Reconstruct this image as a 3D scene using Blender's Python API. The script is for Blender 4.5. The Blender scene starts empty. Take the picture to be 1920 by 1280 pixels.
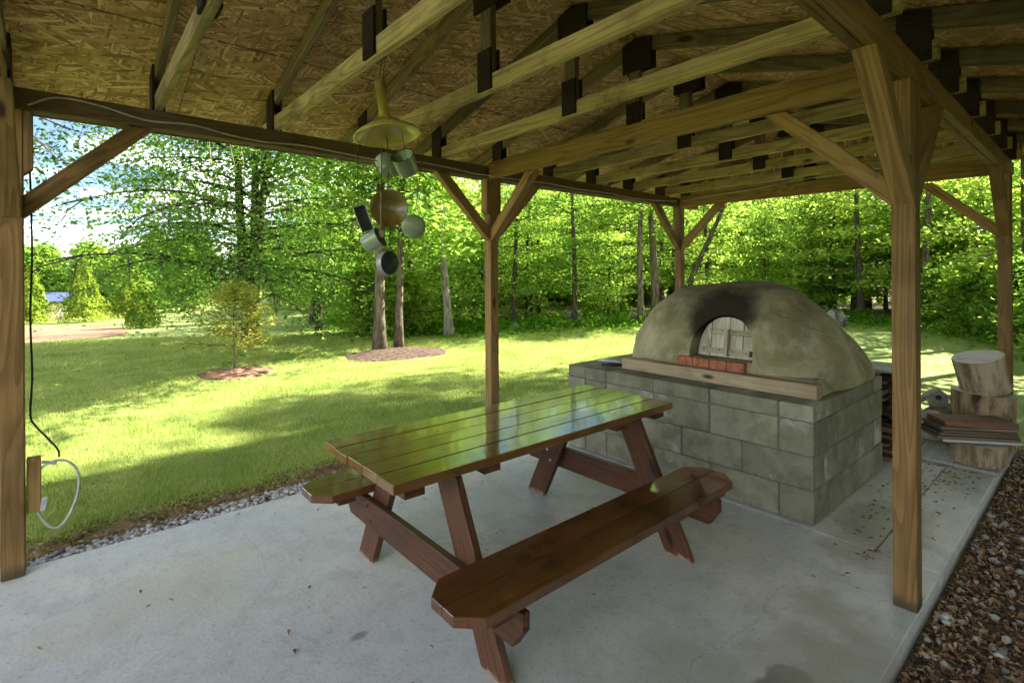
import bpy, bmesh, math, random
import numpy as np
from mathutils import Vector, Matrix, Quaternion

# ------------------------------------------------------------------ camera, sky, sun, exposure
scene = bpy.context.scene
col = scene.collection
rad = math.radians

YAW = 0.8619                      # camera heading measured from +X (the pavilion's long axis)
ROLL = -0.0061
cam_d = bpy.data.cameras.new('camera')
cam = bpy.data.objects.new('camera', cam_d); col.objects.link(cam)
fwd = Vector((math.cos(YAW), math.sin(YAW), 0)); rgt0 = Vector((math.sin(YAW), -math.cos(YAW), 0)); up0 = Vector((0, 0, 1))
rgt = rgt0 * math.cos(ROLL) + up0 * math.sin(ROLL); upv = up0 * math.cos(ROLL) - rgt0 * math.sin(ROLL)
cm = Matrix((rgt, upv, -fwd)).transposed().to_4x4(); cm.translation = (0, 0, 1.5)
cam.matrix_world = cm
cam_d.sensor_width = 36; cam_d.lens = 964.98 / 1920 * 36
cam_d.shift_y = (514.9 - 640) / 1920
cam_d.clip_start = 0.05; cam_d.clip_end = 1000
scene.camera = cam

SUN_EL = rad(41); SUN_DIR = Vector((0.95, -0.31, 0)).normalized()
world = bpy.data.worlds.new('World'); scene.world = world; world.use_nodes = True
SKY_STRENGTH = 0.115
sun_d = bpy.data.lights.new('sun', 'SUN'); sun_d.energy = 5.0; sun_d.angle = rad(0.6); sun_d.color = (1, 0.95, 0.84)
sun = bpy.data.objects.new('sun', sun_d); col.objects.link(sun)
to_sun = Vector((SUN_DIR.x * math.cos(SUN_EL), SUN_DIR.y * math.cos(SUN_EL), math.sin(SUN_EL)))
sun.rotation_euler = to_sun.to_track_quat('Z', 'Y').to_euler(); sun.location = (0, 0, 30)
vs = scene.view_settings
vs.view_transform = 'Standard'; vs.look = 'None'; vs.gamma = 1; vs.use_curve_mapping = False
vs.exposure = 2.6
scene.cycles.max_bounces = 6; scene.cycles.diffuse_bounces = 4; scene.cycles.glossy_bounces = 2; scene.cycles.transmission_bounces = 3; scene.cycles.transparent_max_bounces = 4
scene.cycles.use_adaptive_sampling = True; scene.cycles.adaptive_threshold = 0.025; scene.cycles.adaptive_min_samples = 16
scene.cycles.use_denoising = True
scene.cycles.sample_clamp_indirect = 6

# ------------------------------------------------------------------ node helpers
class G:
    def __init__(s, nt): s.nt = nt
    def n(s, typ, props=None, **ins):
        nd = s.nt.nodes.new('ShaderNode' + typ)
        for k, v in (props or {}).items(): setattr(nd, k, v)
        for k, v in ins.items(): s.set(nd, k, v)
        return nd
    def set(s, nd, k, v):
        sock = nd.inputs[int(k[1:])] if k[0] == 'i' and k[1:].isdigit() else nd.inputs[k.replace('_', ' ')]
        if isinstance(v, bpy.types.NodeSocket): s.nt.links.new(v, sock)
        elif isinstance(v, (tuple, list)) and sock.type == 'RGBA' and len(v) == 3: sock.default_value = (*v, 1)
        else: sock.default_value = v
    def m(s, op, a, b=0.0, c=None, clamp=False):
        nd = s.n('Math', dict(operation=op, use_clamp=clamp), i0=a, i1=b)
        if c is not None: s.set(nd, 'i2', c)
        return nd.outputs[0]
    def mix(s, f, a, b, blend='MIX'):
        nd = s.nt.nodes.new('ShaderNodeMix'); nd.data_type = 'RGBA'; nd.blend_type = blend
        for i, v in ((0, f), (6, a), (7, b)):
            sock = nd.inputs[i]
            if isinstance(v, bpy.types.NodeSocket): s.nt.links.new(v, sock)
            elif isinstance(v, (tuple, list)): sock.default_value = (*v[:3], 1)
            else: sock.default_value = v
        return nd.outputs[2]
    def ramp(s, f, stops, interp='LINEAR'):
        nd = s.n('ValToRGB', i0=f); cr = nd.color_ramp; cr.interpolation = interp
        while len(cr.elements) < len(stops): cr.elements.new(0.5)
        for e, (p, c) in zip(cr.elements, stops):
            e.position = p; e.color = (*c, 1) if isinstance(c, (tuple, list)) else (c, c, c, 1)
        return nd.outputs[0]
    def mapping(s, v, scale=(1, 1, 1), rot=(0, 0, 0), loc=(0, 0, 0)):
        return s.n('Mapping', Vector=v, Scale=scale, Rotation=rot, Location=loc).outputs[0]
    def noise(s, v, scale, detail=4, rough=0.55, dist=0.0, out=0):
        return s.n('TexNoise', Vector=v, Scale=scale, Detail=detail, Roughness=rough, Distortion=dist).outputs[out]
    def bump(s, h, strength=0.3, dist=0.01):
        return s.n('Bump', Height=h, Strength=strength, Distance=dist).outputs[0]
    def step(s, v, lo, hi): return s.n('MapRange', dict(interpolation_type='SMOOTHSTEP'), Value=v, From_Min=lo, From_Max=hi).outputs[0]

def new_mat(name):
    m = bpy.data.materials.new(name); m.use_nodes = True
    nt = m.node_tree; nt.nodes.clear(); g = G(nt)
    out = g.n('OutputMaterial'); b = g.n('BsdfPrincipled'); nt.links.new(b.outputs[0], out.inputs[0])
    b.inputs['Specular IOR Level'].default_value = 0.18
    return m, g, b, out

def obj_coords(g, rnd=37.0):
    tc = g.n('TexCoord').outputs['Object']; oi = g.n('ObjectInfo').outputs['Random']
    off = g.n('CombineXYZ', X=g.m('MULTIPLY', oi, rnd), Y=g.m('MULTIPLY', oi, rnd * 1.7), Z=g.m('MULTIPLY', oi, rnd * 0.6)).outputs[0]
    return g.n('VectorMath', dict(operation='ADD'), i0=tc, i1=off).outputs[0], oi, tc

def wood_mat(name, dark, light, knot=(0.06, 0.03, 0.015), rough=0.7, coat=0.0, coat_rough=0.1, grain=1.0, stain=None, knots=0.15, varn_bump=0.0, foot=None):
    m, g, b, _ = new_mat(name)
    v, oi, tc = obj_coords(g)
    vs_ = g.mapping(v, (1.6, 48, 48)); streak = g.noise(vs_, 1.0, 7, 0.72)
    vr = g.mapping(v, (0.7, 11, 11)); rn = g.noise(vr, 1.0, 1.0, 0.4, 0.3)
    ring = g.m('FRACT', g.m('MULTIPLY', g.m('ADD', rn, g.m('MULTIPLY', streak, 0.03)), 11.0))
    ring = g.m('MULTIPLY', g.step(ring, 0.2, 0.95), g.m('SUBTRACT', 1.0, g.step(ring, 0.95, 1.0)))
    f = g.m('ADD', g.m('MULTIPLY', streak, 0.9 * grain), g.m('MULTIPLY', ring, 0.26 * grain))
    c = g.mix(g.step(f, 0.18, 1.0), light, dark)
    big = g.noise(v, 1.7, 3, 0.6)
    c = g.mix(g.m('MULTIPLY', g.step(big, 0.45, 0.75), 0.45), c, tuple(x * 0.55 for x in dark))
    if knots > 0:
        vo = g.n('TexVoronoi', Vector=g.mapping(v, (2.6, 7, 7)), Scale=1.0)
        sel = g.m('GREATER_THAN', g.n('SeparateColor', Color=vo.outputs['Color']).outputs[0], 0.60)
        kd = g.m('MULTIPLY', g.m('SUBTRACT', 1.0, g.step(vo.outputs['Distance'], knots * 0.45, knots * 1.3)), sel)
        c = g.mix(kd, c, knot)
    if stain:
        sn = g.noise(v, 3.2, 5, 0.7); c = g.mix(g.m('MULTIPLY', g.step(sn, 0.5, 0.72), stain[1]), c, stain[0])
    if foot:                       # grime or wear where the piece stands on the floor
        zz_ = g.n('SeparateXYZ', Vector=g.n('NewGeometry').outputs['Position']).outputs[2]
        wn = g.noise(v, 22, 4, 0.65)
        c = g.mix(g.m('MULTIPLY', g.m('SUBTRACT', 1.0, g.step(g.m('ADD', zz_, g.m('MULTIPLY', g.m('SUBTRACT', wn, 0.5), foot[2])), 0.01, foot[1])), 0.85), c, foot[0])
    hv = g.n('HueSaturation', Color=c, Value=g.m('ADD', 0.78, g.m('MULTIPLY', oi, 0.44))).outputs[0]
    g.set(b, 'Base_Color', hv); b.inputs['Roughness'].default_value = rough
    b.inputs['Specular IOR Level'].default_value = 0.15
    g.set(b, 'Normal', g.bump(f, 0.35, 0.004))
    if coat:
        b.inputs['Coat Weight'].default_value = coat; b.inputs['Coat IOR'].default_value = 1.75
        wear = g.noise(g.mapping(v, (3, 9, 9)), 1.0, 4, 0.6)
        g.set(b, 'Coat_Roughness', g.m('ADD', coat_rough, g.m('MULTIPLY', g.step(wear, 0.5, 0.85), 0.10)))
        if varn_bump:
            g.set(b, 'Coat_Normal', g.bump(g.noise(g.mapping(v, (5, 14, 14)), 1.0, 2, 0.5), varn_bump, 0.003))
    return m

def plain_mat(name, c, rough=0.5, metal=0.0, var=0.15, nscale=20, bump=0.1, coat=0.0):
    m, g, b, _ = new_mat(name)
    v, oi, tc = obj_coords(g)
    n = g.noise(v, nscale, 5, 0.6)
    g.set(b, 'Base_Color', g.mix(g.m('MULTIPLY', g.step(n, 0.3, 0.75), 1.0), tuple(x * (1 + var) for x in c), tuple(x * (1 - var * 2) for x in c)))
    b.inputs['Roughness'].default_value = rough; b.inputs['Metallic'].default_value = metal
    if rough < 0.6: b.inputs['Specular IOR Level'].default_value = 0.5
    b.inputs['Coat Weight'].default_value = coat; b.inputs['Coat Roughness'].default_value = 0.12
    if bump: g.set(b, 'Normal', g.bump(n, bump, 0.004))
    return m

def leaf_mat(name, c1, c2, c3, trans=0.5, gloss=0.04):
    m = bpy.data.materials.new(name); m.use_nodes = True; nt = m.node_tree; nt.nodes.clear(); g = G(nt)
    rnd = g.n('NewGeometry').outputs['Random Per Island']; oi = g.n('ObjectInfo').outputs['Random']
    pos = g.n('TexCoord').outputs['Object']
    nz = g.noise(pos, 1.6 if 'grass' in name else 0.7, 4 if 'grass' in name else 2, 0.6)
    f = g.m('ADD', g.m('MULTIPLY', rnd, 0.38 if 'grass' in name else 0.6), g.m('ADD', g.m('MULTIPLY', nz, 0.85 if 'grass' in name else 0.5), g.m('MULTIPLY', g.m('SUBTRACT', oi, 0.5), 0.35)))
    c = g.ramp(f, [(0.2, c1), (0.55, c2), (0.95, c3)])
    d = g.n('BsdfDiffuse', Color=c).outputs[0]
    ct = g.n('HueSaturation', Color=c, Hue=0.492, Saturation=1.05, Value=1.5).outputs[0]
    t = g.n('BsdfTranslucent', Color=ct).outputs[0]
    s = g.n('MixShader', i0=trans, i1=d, i2=t).outputs[0]
    out = g.n('OutputMaterial'); nt.links.new(s, out.inputs[0])
    return m

# ------------------------------------------------------------------ world: clear sky with broken cloud
g = G(world.node_tree); world.node_tree.nodes.clear()
sky = g.n('TexSky', dict(sky_type='NISHITA', sun_disc=False, sun_elevation=SUN_EL, sun_rotation=math.atan2(SUN_DIR.x, SUN_DIR.y), air_density=1.0, dust_density=0.4, ozone_density=1.6))
gd = g.n('TexCoord').outputs['Generated']
sp = g.n('SeparateXYZ', Vector=gd)
zz = g.m('MAXIMUM', sp.outputs[2], 0.06)
cv = g.n('CombineXYZ', X=g.m('ADD', g.m('DIVIDE', sp.outputs[0], zz), 1.8), Y=g.m('DIVIDE', sp.outputs[1], zz), Z=0.0).outputs[0]
cn = g.noise(cv, 0.42, 7, 0.58, 0.35)
cmask = g.step(cn, 0.45, 0.63)
clear = g.mix(1.0, sky.outputs[0], (0.33, 0.36, 0.40), 'MULTIPLY')      # thin clear sky between much brighter sunlit cloud
skc = g.mix(g.m('MULTIPLY', cmask, 0.96), clear, (11.0, 10.8, 10.3))
bg = g.n('Background', Color=skc, Strength=SKY_STRENGTH)
wo = g.n('OutputWorld'); world.node_tree.links.new(bg.outputs[0], wo.inputs[0])

# ------------------------------------------------------------------ materials
M = {}
M['post'] = wood_mat('treated_post_wood', (0.135, 0.074, 0.028), (0.33, 0.20, 0.078), rough=0.7, stain=((0.13, 0.10, 0.055), 0.45), foot=((0.06, 0.055, 0.03), 0.08, 0.08))
M['beam'] = wood_mat('beam_wood', (0.13, 0.085, 0.045), (0.25, 0.175, 0.09), rough=0.7)
M['truss'] = wood_mat('truss_wood', (0.23, 0.165, 0.065), (0.58, 0.45, 0.20), rough=0.7, stain=((0.07, 0.055, 0.03), 0.55))
M['rafter'] = wood_mat('rafter_wood', (0.12, 0.082, 0.042), (0.29, 0.22, 0.115), rough=0.75, stain=((0.06, 0.045, 0.03), 0.5))
M['gusset'] = wood_mat('gusset_plywood', (0.02, 0.012, 0.008), (0.055, 0.032, 0.02), rough=0.85, knots=0)
M['brace'] = wood_mat('brace_wood', (0.155, 0.086, 0.031), (0.36, 0.225, 0.085), rough=0.65)
M['table'] = wood_mat('varnished_tabletop', (0.085, 0.038, 0.009), (0.23, 0.11, 0.026), knot=(0.015, 0.006, 0.003), rough=0.42, coat=1.0, coat_rough=0.07, varn_bump=0.14, grain=0.8)
M['bench'] = wood_mat('stained_bench_wood', (0.035, 0.011, 0.004), (0.15, 0.052, 0.013), knot=(0.015, 0.006, 0.003), rough=0.5, coat=0.9, coat_rough=0.05, varn_bump=0.12, grain=0.75, stain=((0.016, 0.006, 0.003), 0.85))
M['leg'] = wood_mat('stained_leg_wood', (0.055, 0.021, 0.010), (0.12, 0.05, 0.025), knot=(0.02, 0.008, 0.004), rough=0.6, coat=0.2, coat_rough=0.2, foot=((0.30, 0.20, 0.125), 0.03, 0.12))
M['timber'] = wood_mat('weathered_timber', (0.27, 0.20, 0.125), (0.47, 0.38, 0.255), rough=0.85, stain=((0.16, 0.12, 0.08), 0.5))
M['greyboard'] = wood_mat('grey_weathered_board', (0.14, 0.12, 0.10), (0.34, 0.31, 0.265), rough=0.9, knots=0.06)
M['slate'] = wood_mat('brown_shingle', (0.07, 0.055, 0.045), (0.17, 0.125, 0.09), rough=0.85, knots=0)
M['plugwood'] = wood_mat('bleached_door_wood', (0.30, 0.27, 0.21), (0.56, 0.52, 0.43), rough=0.85, stain=((0.2, 0.17, 0.12), 0.4))
M['battenwood'] = wood_mat('batten_shade_tone', (0.26, 0.22, 0.15), (0.46, 0.41, 0.31), rough=0.85)  # door wood toned darker, in place of shadow lines at the battens
M['palesheet'] = wood_mat('pale_weathered_sheet', (0.26, 0.24, 0.215), (0.44, 0.42, 0.40), rough=0.9, knots=0)
M['brownboard'] = wood_mat('brown_board', (0.11, 0.06, 0.035), (0.24, 0.14, 0.085), rough=0.8)
M['brick'] = plain_mat('red_brick', (0.34, 0.125, 0.07), 0.9, var=0.2, nscale=30, bump=0.5)
M['iron'] = plain_mat('black_iron', (0.02, 0.02, 0.02), 0.5, 0.4)
M['bolt'] = plain_mat('galvanised_bolt', (0.6, 0.6, 0.58), 0.35, 0.8, bump=0)
M['cable'] = plain_mat('pale_cable', (0.50, 0.47, 0.36), 0.5, bump=0)
M['conduit'] = plain_mat('grey_conduit', (0.42, 0.43, 0.43), 0.45, bump=0)
M['cord'] = plain_mat('dark_cord', (0.035, 0.03, 0.028), 0.6, bump=0)
M['yellow'] = plain_mat('yellow_enamel', (0.60, 0.50, 0.12), 0.25, var=0.12, nscale=8, bump=0, coat=0.6)
M['yellowdark'] = plain_mat('old_yellow_enamel', (0.17, 0.12, 0.02), 0.3, var=0.25, nscale=9, bump=0, coat=0.5)
M['green'] = plain_mat('pale_green_enamel', (0.23, 0.285, 0.18), 0.3, var=0.1, nscale=10, bump=0, coat=0.6)
M['greenin'] = plain_mat('green_enamel_inside', (0.12, 0.20, 0.07), 0.3, var=0.1, nscale=10, bump=0, coat=0.6)
M['darktin'] = plain_mat('dark_tin', (0.05, 0.06, 0.065), 0.35, 0.3, bump=0)
M['tin'] = plain_mat('pale_tin', (0.55, 0.57, 0.55), 0.35, 0.3, bump=0)
M['string'] = plain_mat('twine', (0.10, 0.10, 0.06), 0.9, bump=0)
M['shingle'] = plain_mat('roof_shingle', (0.05, 0.048, 0.045), 0.95, nscale=40)
M['ringsoil'] = plain_mat('ring_mulch', (0.19, 0.105, 0.065), 0.95, var=0.35, nscale=10, bump=0.7)
M['soil'] = plain_mat('bare_soil', (0.24, 0.13, 0.078), 0.95, var=0.25, nscale=2.5, bump=0.4)
M['mulch'] = plain_mat('bark_mulch', (0.085, 0.055, 0.04), 0.95, var=0.35, nscale=14, bump=0.8)
M['stone'] = plain_mat('pale_gravel_stone', (0.40, 0.395, 0.41), 0.8, var=0.25, nscale=18, bump=0.3)
M['rock'] = plain_mat('field_stone', (0.21, 0.195, 0.17), 0.9, var=0.4, nscale=4, bump=0.8)
M['blue'] = plain_mat('blue_roof_metal', (0.05, 0.07, 0.16), 0.5, bump=0)
M['shedwall'] = wood_mat('pale_shed_board', (0.40, 0.33, 0.27), (0.62, 0.55, 0.47), rough=0.85)
M['leafA'] = leaf_mat('maple_leaf', (0.06, 0.15, 0.032), (0.12, 0.24, 0.045), (0.23, 0.36, 0.07), 0.55)
M['leafB'] = leaf_mat('woods_leaf', (0.08, 0.175, 0.03), (0.19, 0.315, 0.05), (0.38, 0.47, 0.095), 0.62)
M['leafC'] = leaf_mat('bronze_sapling_leaf', (0.20, 0.27, 0.05), (0.36, 0.37, 0.08), (0.52, 0.38, 0.13), 0.55)
M['leafD'] = leaf_mat('yellow_conifer_leaf', (0.06, 0.12, 0.012), (0.13, 0.20, 0.02), (0.22, 0.26, 0.03), 0.35)
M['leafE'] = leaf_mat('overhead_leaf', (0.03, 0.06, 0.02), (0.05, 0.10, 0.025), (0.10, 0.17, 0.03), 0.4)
M['fern'] = leaf_mat('fern_leaf', (0.05, 0.14, 0.015), (0.09, 0.22, 0.02), (0.16, 0.31, 0.03), 0.5)
M['grass'] = leaf_mat('grass_blade', (0.12, 0.205, 0.04), (0.235, 0.315, 0.07), (0.44, 0.475, 0.17), 0.4)
M['moss'] = leaf_mat('moss_tuft', (0.10, 0.11, 0.015), (0.17, 0.16, 0.03), (0.24, 0.20, 0.06), 0.2)
M['dry'] = leaf_mat('dry_leaf', (0.16, 0.085, 0.04), (0.30, 0.19, 0.10), (0.48, 0.36, 0.22), 0.15)
M['litter'] = leaf_mat('litter_leaf', (0.20, 0.11, 0.065), (0.42, 0.28, 0.17), (0.72, 0.58, 0.42), 0.25)

def bark_mat(name, dark, light, vscale=5.0):
    m, g, b, _ = new_mat(name)
    v, oi, tc = obj_coords(g)
    n = g.noise(g.mapping(v, (9, 9, 2.2)), vscale * 0.4, 6, 0.7)
    c = g.mix(g.step(n, 0.36, 0.62), dark, light)
    n2 = g.noise(v, 1.6, 3); c = g.mix(g.m('MULTIPLY', g.step(n2, 0.5, 0.7), 0.35), c, (0.10, 0.11, 0.06))
    g.set(b, 'Base_Color', c); b.inputs['Roughness'].default_value = 0.9
    g.set(b, 'Normal', g.bump(n, 0.9, 0.03))
    return m
M['bark'] = bark_mat('grey_bark', (0.05, 0.037, 0.027), (0.17, 0.13, 0.095))
M['barkdark'] = bark_mat('dark_bark', (0.03, 0.024, 0.018), (0.10, 0.08, 0.062))
M['barkpale'] = bark_mat('pale_bark', (0.13, 0.115, 0.10), (0.33, 0.305, 0.27))
M['twig'] = bark_mat('pale_twig', (0.16, 0.10, 0.075), (0.38, 0.28, 0.22))
M['stainlog'] = bark_mat('stained_log', (0.035, 0.022, 0.014), (0.36, 0.27, 0.165), 2.2)
M['logside'] = bark_mat('barkless_log', (0.15, 0.10, 0.06), (0.42, 0.34, 0.235), 3.0)

def logend():
    m, g, b, _ = new_mat('cut_log_end')
    tc = g.n('TexCoord').outputs['Object']
    s = g.n('SeparateXYZ', Vector=tc)
    r = g.m('SQRT', g.m('ADD', g.m('MULTIPLY', s.outputs[0], s.outputs[0]), g.m('MULTIPLY', s.outputs[1], s.outputs[1])))
    n = g.noise(tc, 9, 4)
    w = g.m('SINE', g.m('ADD', g.m('MULTIPLY', r, 420), g.m('MULTIPLY', n, 9)))
    c = g.mix(g.step(w, -1, 1), (0.40, 0.36, 0.32), (0.54, 0.50, 0.46))
    n2 = g.noise(tc, 14, 5); c = g.mix(g.m('MULTIPLY', g.step(n2, 0.5, 0.7), 0.5), c, (0.22, 0.19, 0.17))
    g.set(b, 'Base_Color', c); b.inputs['Roughness'].default_value = 0.9
    return m
M['logend'] = logend()

def osb():
    m, g, b, _ = new_mat('strand_board')
    v, oi, tc = obj_coords(g, 61.0)
    c = None; h = None
    for i, (ang, sc) in enumerate([(0.1, 1.0), (0.8, 1.15), (-0.6, 0.9), (1.5, 1.2), (0.35, 0.8)]):
        vr_ = g.mapping(v, (1, 1, 1), (0, 0, ang)); vv = g.mapping(vr_, (9.0 * sc, 58 * sc, 8), (0, 0, 0), (i * 3.1, i * 1.7, i))
        nd = g.n('TexNoise', Vector=g.mapping(v, (4, 4, 4)), Scale=1.0); 
        vd = g.n('VectorMath', dict(operation='ADD'), i0=vv, i1=g.n('VectorMath', dict(operation='SCALE'), i0=nd.outputs['Color'], Scale=1.1).outputs[0]).outputs[0]
        vo = g.n('TexVoronoi', dict(voronoi_dimensions='3D'), Vector=vd, Scale=1.0)
        sc_ = g.n('SeparateColor', Color=vo.outputs['Color'])
        ci = g.ramp(sc_.outputs[0], [(0.0, (0.27, 0.14, 0.06)), (0.3, (0.46, 0.27, 0.12)), (0.75, (0.62, 0.39, 0.18)), (1.0, (0.85, 0.62, 0.34))])
        if c is None: c, h = ci, sc_.outputs[1]
        else:
            f = g.m('GREATER_THAN', sc_.outputs[2], 0.50 + 0.07 * i)
            c = g.mix(f, c, ci); h = g.n('Mix', i0=f, i2=h, i3=sc_.outputs[1]).outputs[0]
    sp_ = g.n('TexVoronoi', Vector=v, Scale=9.0); spot = g.m('LESS_THAN', sp_.outputs['Distance'], 0.085)
    spn = g.m('MULTIPLY', spot, g.m('GREATER_THAN', g.n('SeparateColor', Color=sp_.outputs['Color']).outputs[0], 0.55))
    c = g.mix(g.m('MULTIPLY', spn, 0.85), c, (0.03, 0.016, 0.01))
    big = g.noise(v, 1.1, 3); c = g.mix(g.m('MULTIPLY', g.step(big, 0.5, 0.75), 0.4), c, (0.15, 0.09, 0.045))
    g.set(b, 'Base_Color', c); b.inputs['Roughness'].default_value = 0.6
    g.set(b, 'Normal', g.bump(h, 0.3, 0.002))
    return m
M['osb'] = osb()

def concrete():
    m, g, b, _ = new_mat('sealed_concrete')
    geo = g.n('NewGeometry').outputs['Position']
    n1 = g.noise(geo, 0.9, 5, 0.6, 0.4); n2 = g.noise(geo, 5.0, 6, 0.65); n3 = g.noise(geo, 55, 4, 0.6); n4 = g.noise(geo, 260, 2, 0.5)
    c = g.mix(g.step(n1, 0.35, 0.68), (0.50, 0.505, 0.515), (0.585, 0.555, 0.51))
    c = g.mix(g.m('MULTIPLY', g.step(n2, 0.42, 0.72), 0.62), c, (0.37, 0.37, 0.36))
    n6 = g.noise(geo, 17, 6, 0.7, 0.6); c = g.mix(g.m('MULTIPLY', g.step(n6, 0.50, 0.72), 0.45), c, (0.30, 0.30, 0.275))
    c = g.mix(g.m('MULTIPLY', g.step(n3, 0.56, 0.70), 0.5), c, (0.20, 0.20, 0.185))
    c = g.mix(g.m('MULTIPLY', g.step(n4, 0.55, 0.7), 0.12), c, (0.55, 0.56, 0.54))
    # small dark spots and a damp mark
    vo = g.n('TexVoronoi', Vector=geo, Scale=7.5)
    sel = g.m('GREATER_THAN', g.n('SeparateColor', Color=vo.outputs['Color']).outputs[0], 0.74)
    c = g.mix(g.m('MULTIPLY', g.m('MULTIPLY', g.m('LESS_THAN', vo.outputs['Distance'], 0.075), sel), 0.55), c, (0.10, 0.095, 0.085))
    s = g.n('SeparateXYZ', Vector=geo)
    wob = g.noise(geo, 3.0, 3)
    def blob(cx, cy, rx, ry, colr, f, soft=0.5):
        nonlocal c
        dx = g.m('DIVIDE', g.m('SUBTRACT', s.outputs[0], cx), rx); dy = g.m('DIVIDE', g.m('SUBTRACT', s.outputs[1], cy), ry)
        r = g.m('ADD', g.m('SQRT', g.m('ADD', g.m('MULTIPLY', dx, dx), g.m('MULTIPLY', dy, dy))), g.m('MULTIPLY', g.m('SUBTRACT', wob, 0.5), 1.8))
        c = g.mix(g.m('MULTIPLY', g.m('SUBTRACT', 1.0, g.step(r, 1 - soft, 1.0)), f), c, colr)
    blob(1.95, 0.78, 0.17, 0.10, (0.11, 0.105, 0.085), 0.8, 0.2)
    blob(2.25, 0.75, 0.6, 0.35, (0.27, 0.25, 0.20), 0.75, 0.8)
    blob(1.7, 1.05, 0.5, 0.3, (0.33, 0.33, 0.29), 0.6, 0.9); blob(0.35, 2.9, 0.7, 0.4, (0.47, 0.43, 0.36), 0.5, 0.9)
    blob(3.6, 0.9, 0.6, 0.3, (0.26, 0.24, 0.20), 0.6)
    blob(2.72, 0.78, 0.10, 0.07, (0.60, 0.64, 0.65), 0.45, 0.9)
    blob(0.9, 2.05, 0.06, 0.035, (0.14, 0.145, 0.15), 0.7, 0.5)
    # hairline cracks
    for (axis, pos, lo, hi, amp, sc) in ((1, 2.40, 1.2, 3.3, 0.10, 2.1), (1, 1.02, 0.9, 2.9, 0.16, 1.5), (0, 1.75, 0.6, 1.4, 0.12, 2.6), (0, 0.75, 2.6, 3.6, 0.10, 2.0), (1, 1.75, 0.2, 0.95, 0.12, 1.9)):
        wn = g.noise(geo, sc, 4, 0.6)
        d = g.m('ABSOLUTE', g.m('ADD', g.m('SUBTRACT', s.outputs[axis], pos), g.m('MULTIPLY', g.m('SUBTRACT', wn, 0.5), amp * 2)))
        o = s.outputs[1 - axis]
        rng_ = g.m('MULTIPLY', g.m('GREATER_THAN', o, lo), g.m('LESS_THAN', o, hi))
        c = g.mix(g.m('MULTIPLY', g.m('MULTIPLY', g.m('SUBTRACT', 1.0, g.step(d, 0.0008, 0.003)), rng_), 0.32), c, (0.16, 0.16, 0.15))
    g.set(b, 'Base_Color', c)
    b.inputs['Specular IOR Level'].default_value = 0.35
    g.set(b, 'Roughness', g.m('ADD', 0.45, g.m('MULTIPLY', n2, 0.3)))
    g.set(b, 'Normal', g.bump(g.m('ADD', g.m('MULTIPLY', n3, 0.7), g.m('ADD', n2, n6)), 0.3, 0.006))
    return m
M['concrete'] = concrete()

def block():
    m, g, b, _ = new_mat('concrete_block')
    v, oi, tc = obj_coords(g, 23.0)
    n1 = g.noise(v, 90, 4, 0.7); n2 = g.noise(v, 7, 5, 0.6); n3 = g.noise(v, 3.1, 5, 0.65)
    c = g.mix(g.step(n2, 0.35, 0.7), (0.26, 0.25, 0.18), (0.165, 0.155, 0.105))
    c = g.mix(g.m('MULTIPLY', g.step(n1, 0.55, 0.7), 0.4), c, (0.13, 0.13, 0.105))
    c = g.mix(g.m('MULTIPLY', g.step(n3, 0.56, 0.72), 0.7), c, (0.50, 0.50, 0.46))
    c = g.n('HueSaturation', Color=c, Value=g.m('ADD', 0.86, g.m('MULTIPLY', oi, 0.28))).outputs[0]
    g.set(b, 'Base_Color', c); b.inputs['Roughness'].default_value = 0.9
    g.set(b, 'Normal', g.bump(g.m('ADD', n1, g.m('MULTIPLY', n2, 0.8)), 0.8, 0.005))
    return m
M['block'] = block()
M['mortar'] = plain_mat('mortar', (0.14, 0.14, 0.115), 0.95, nscale=50, bump=0.4)

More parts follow.
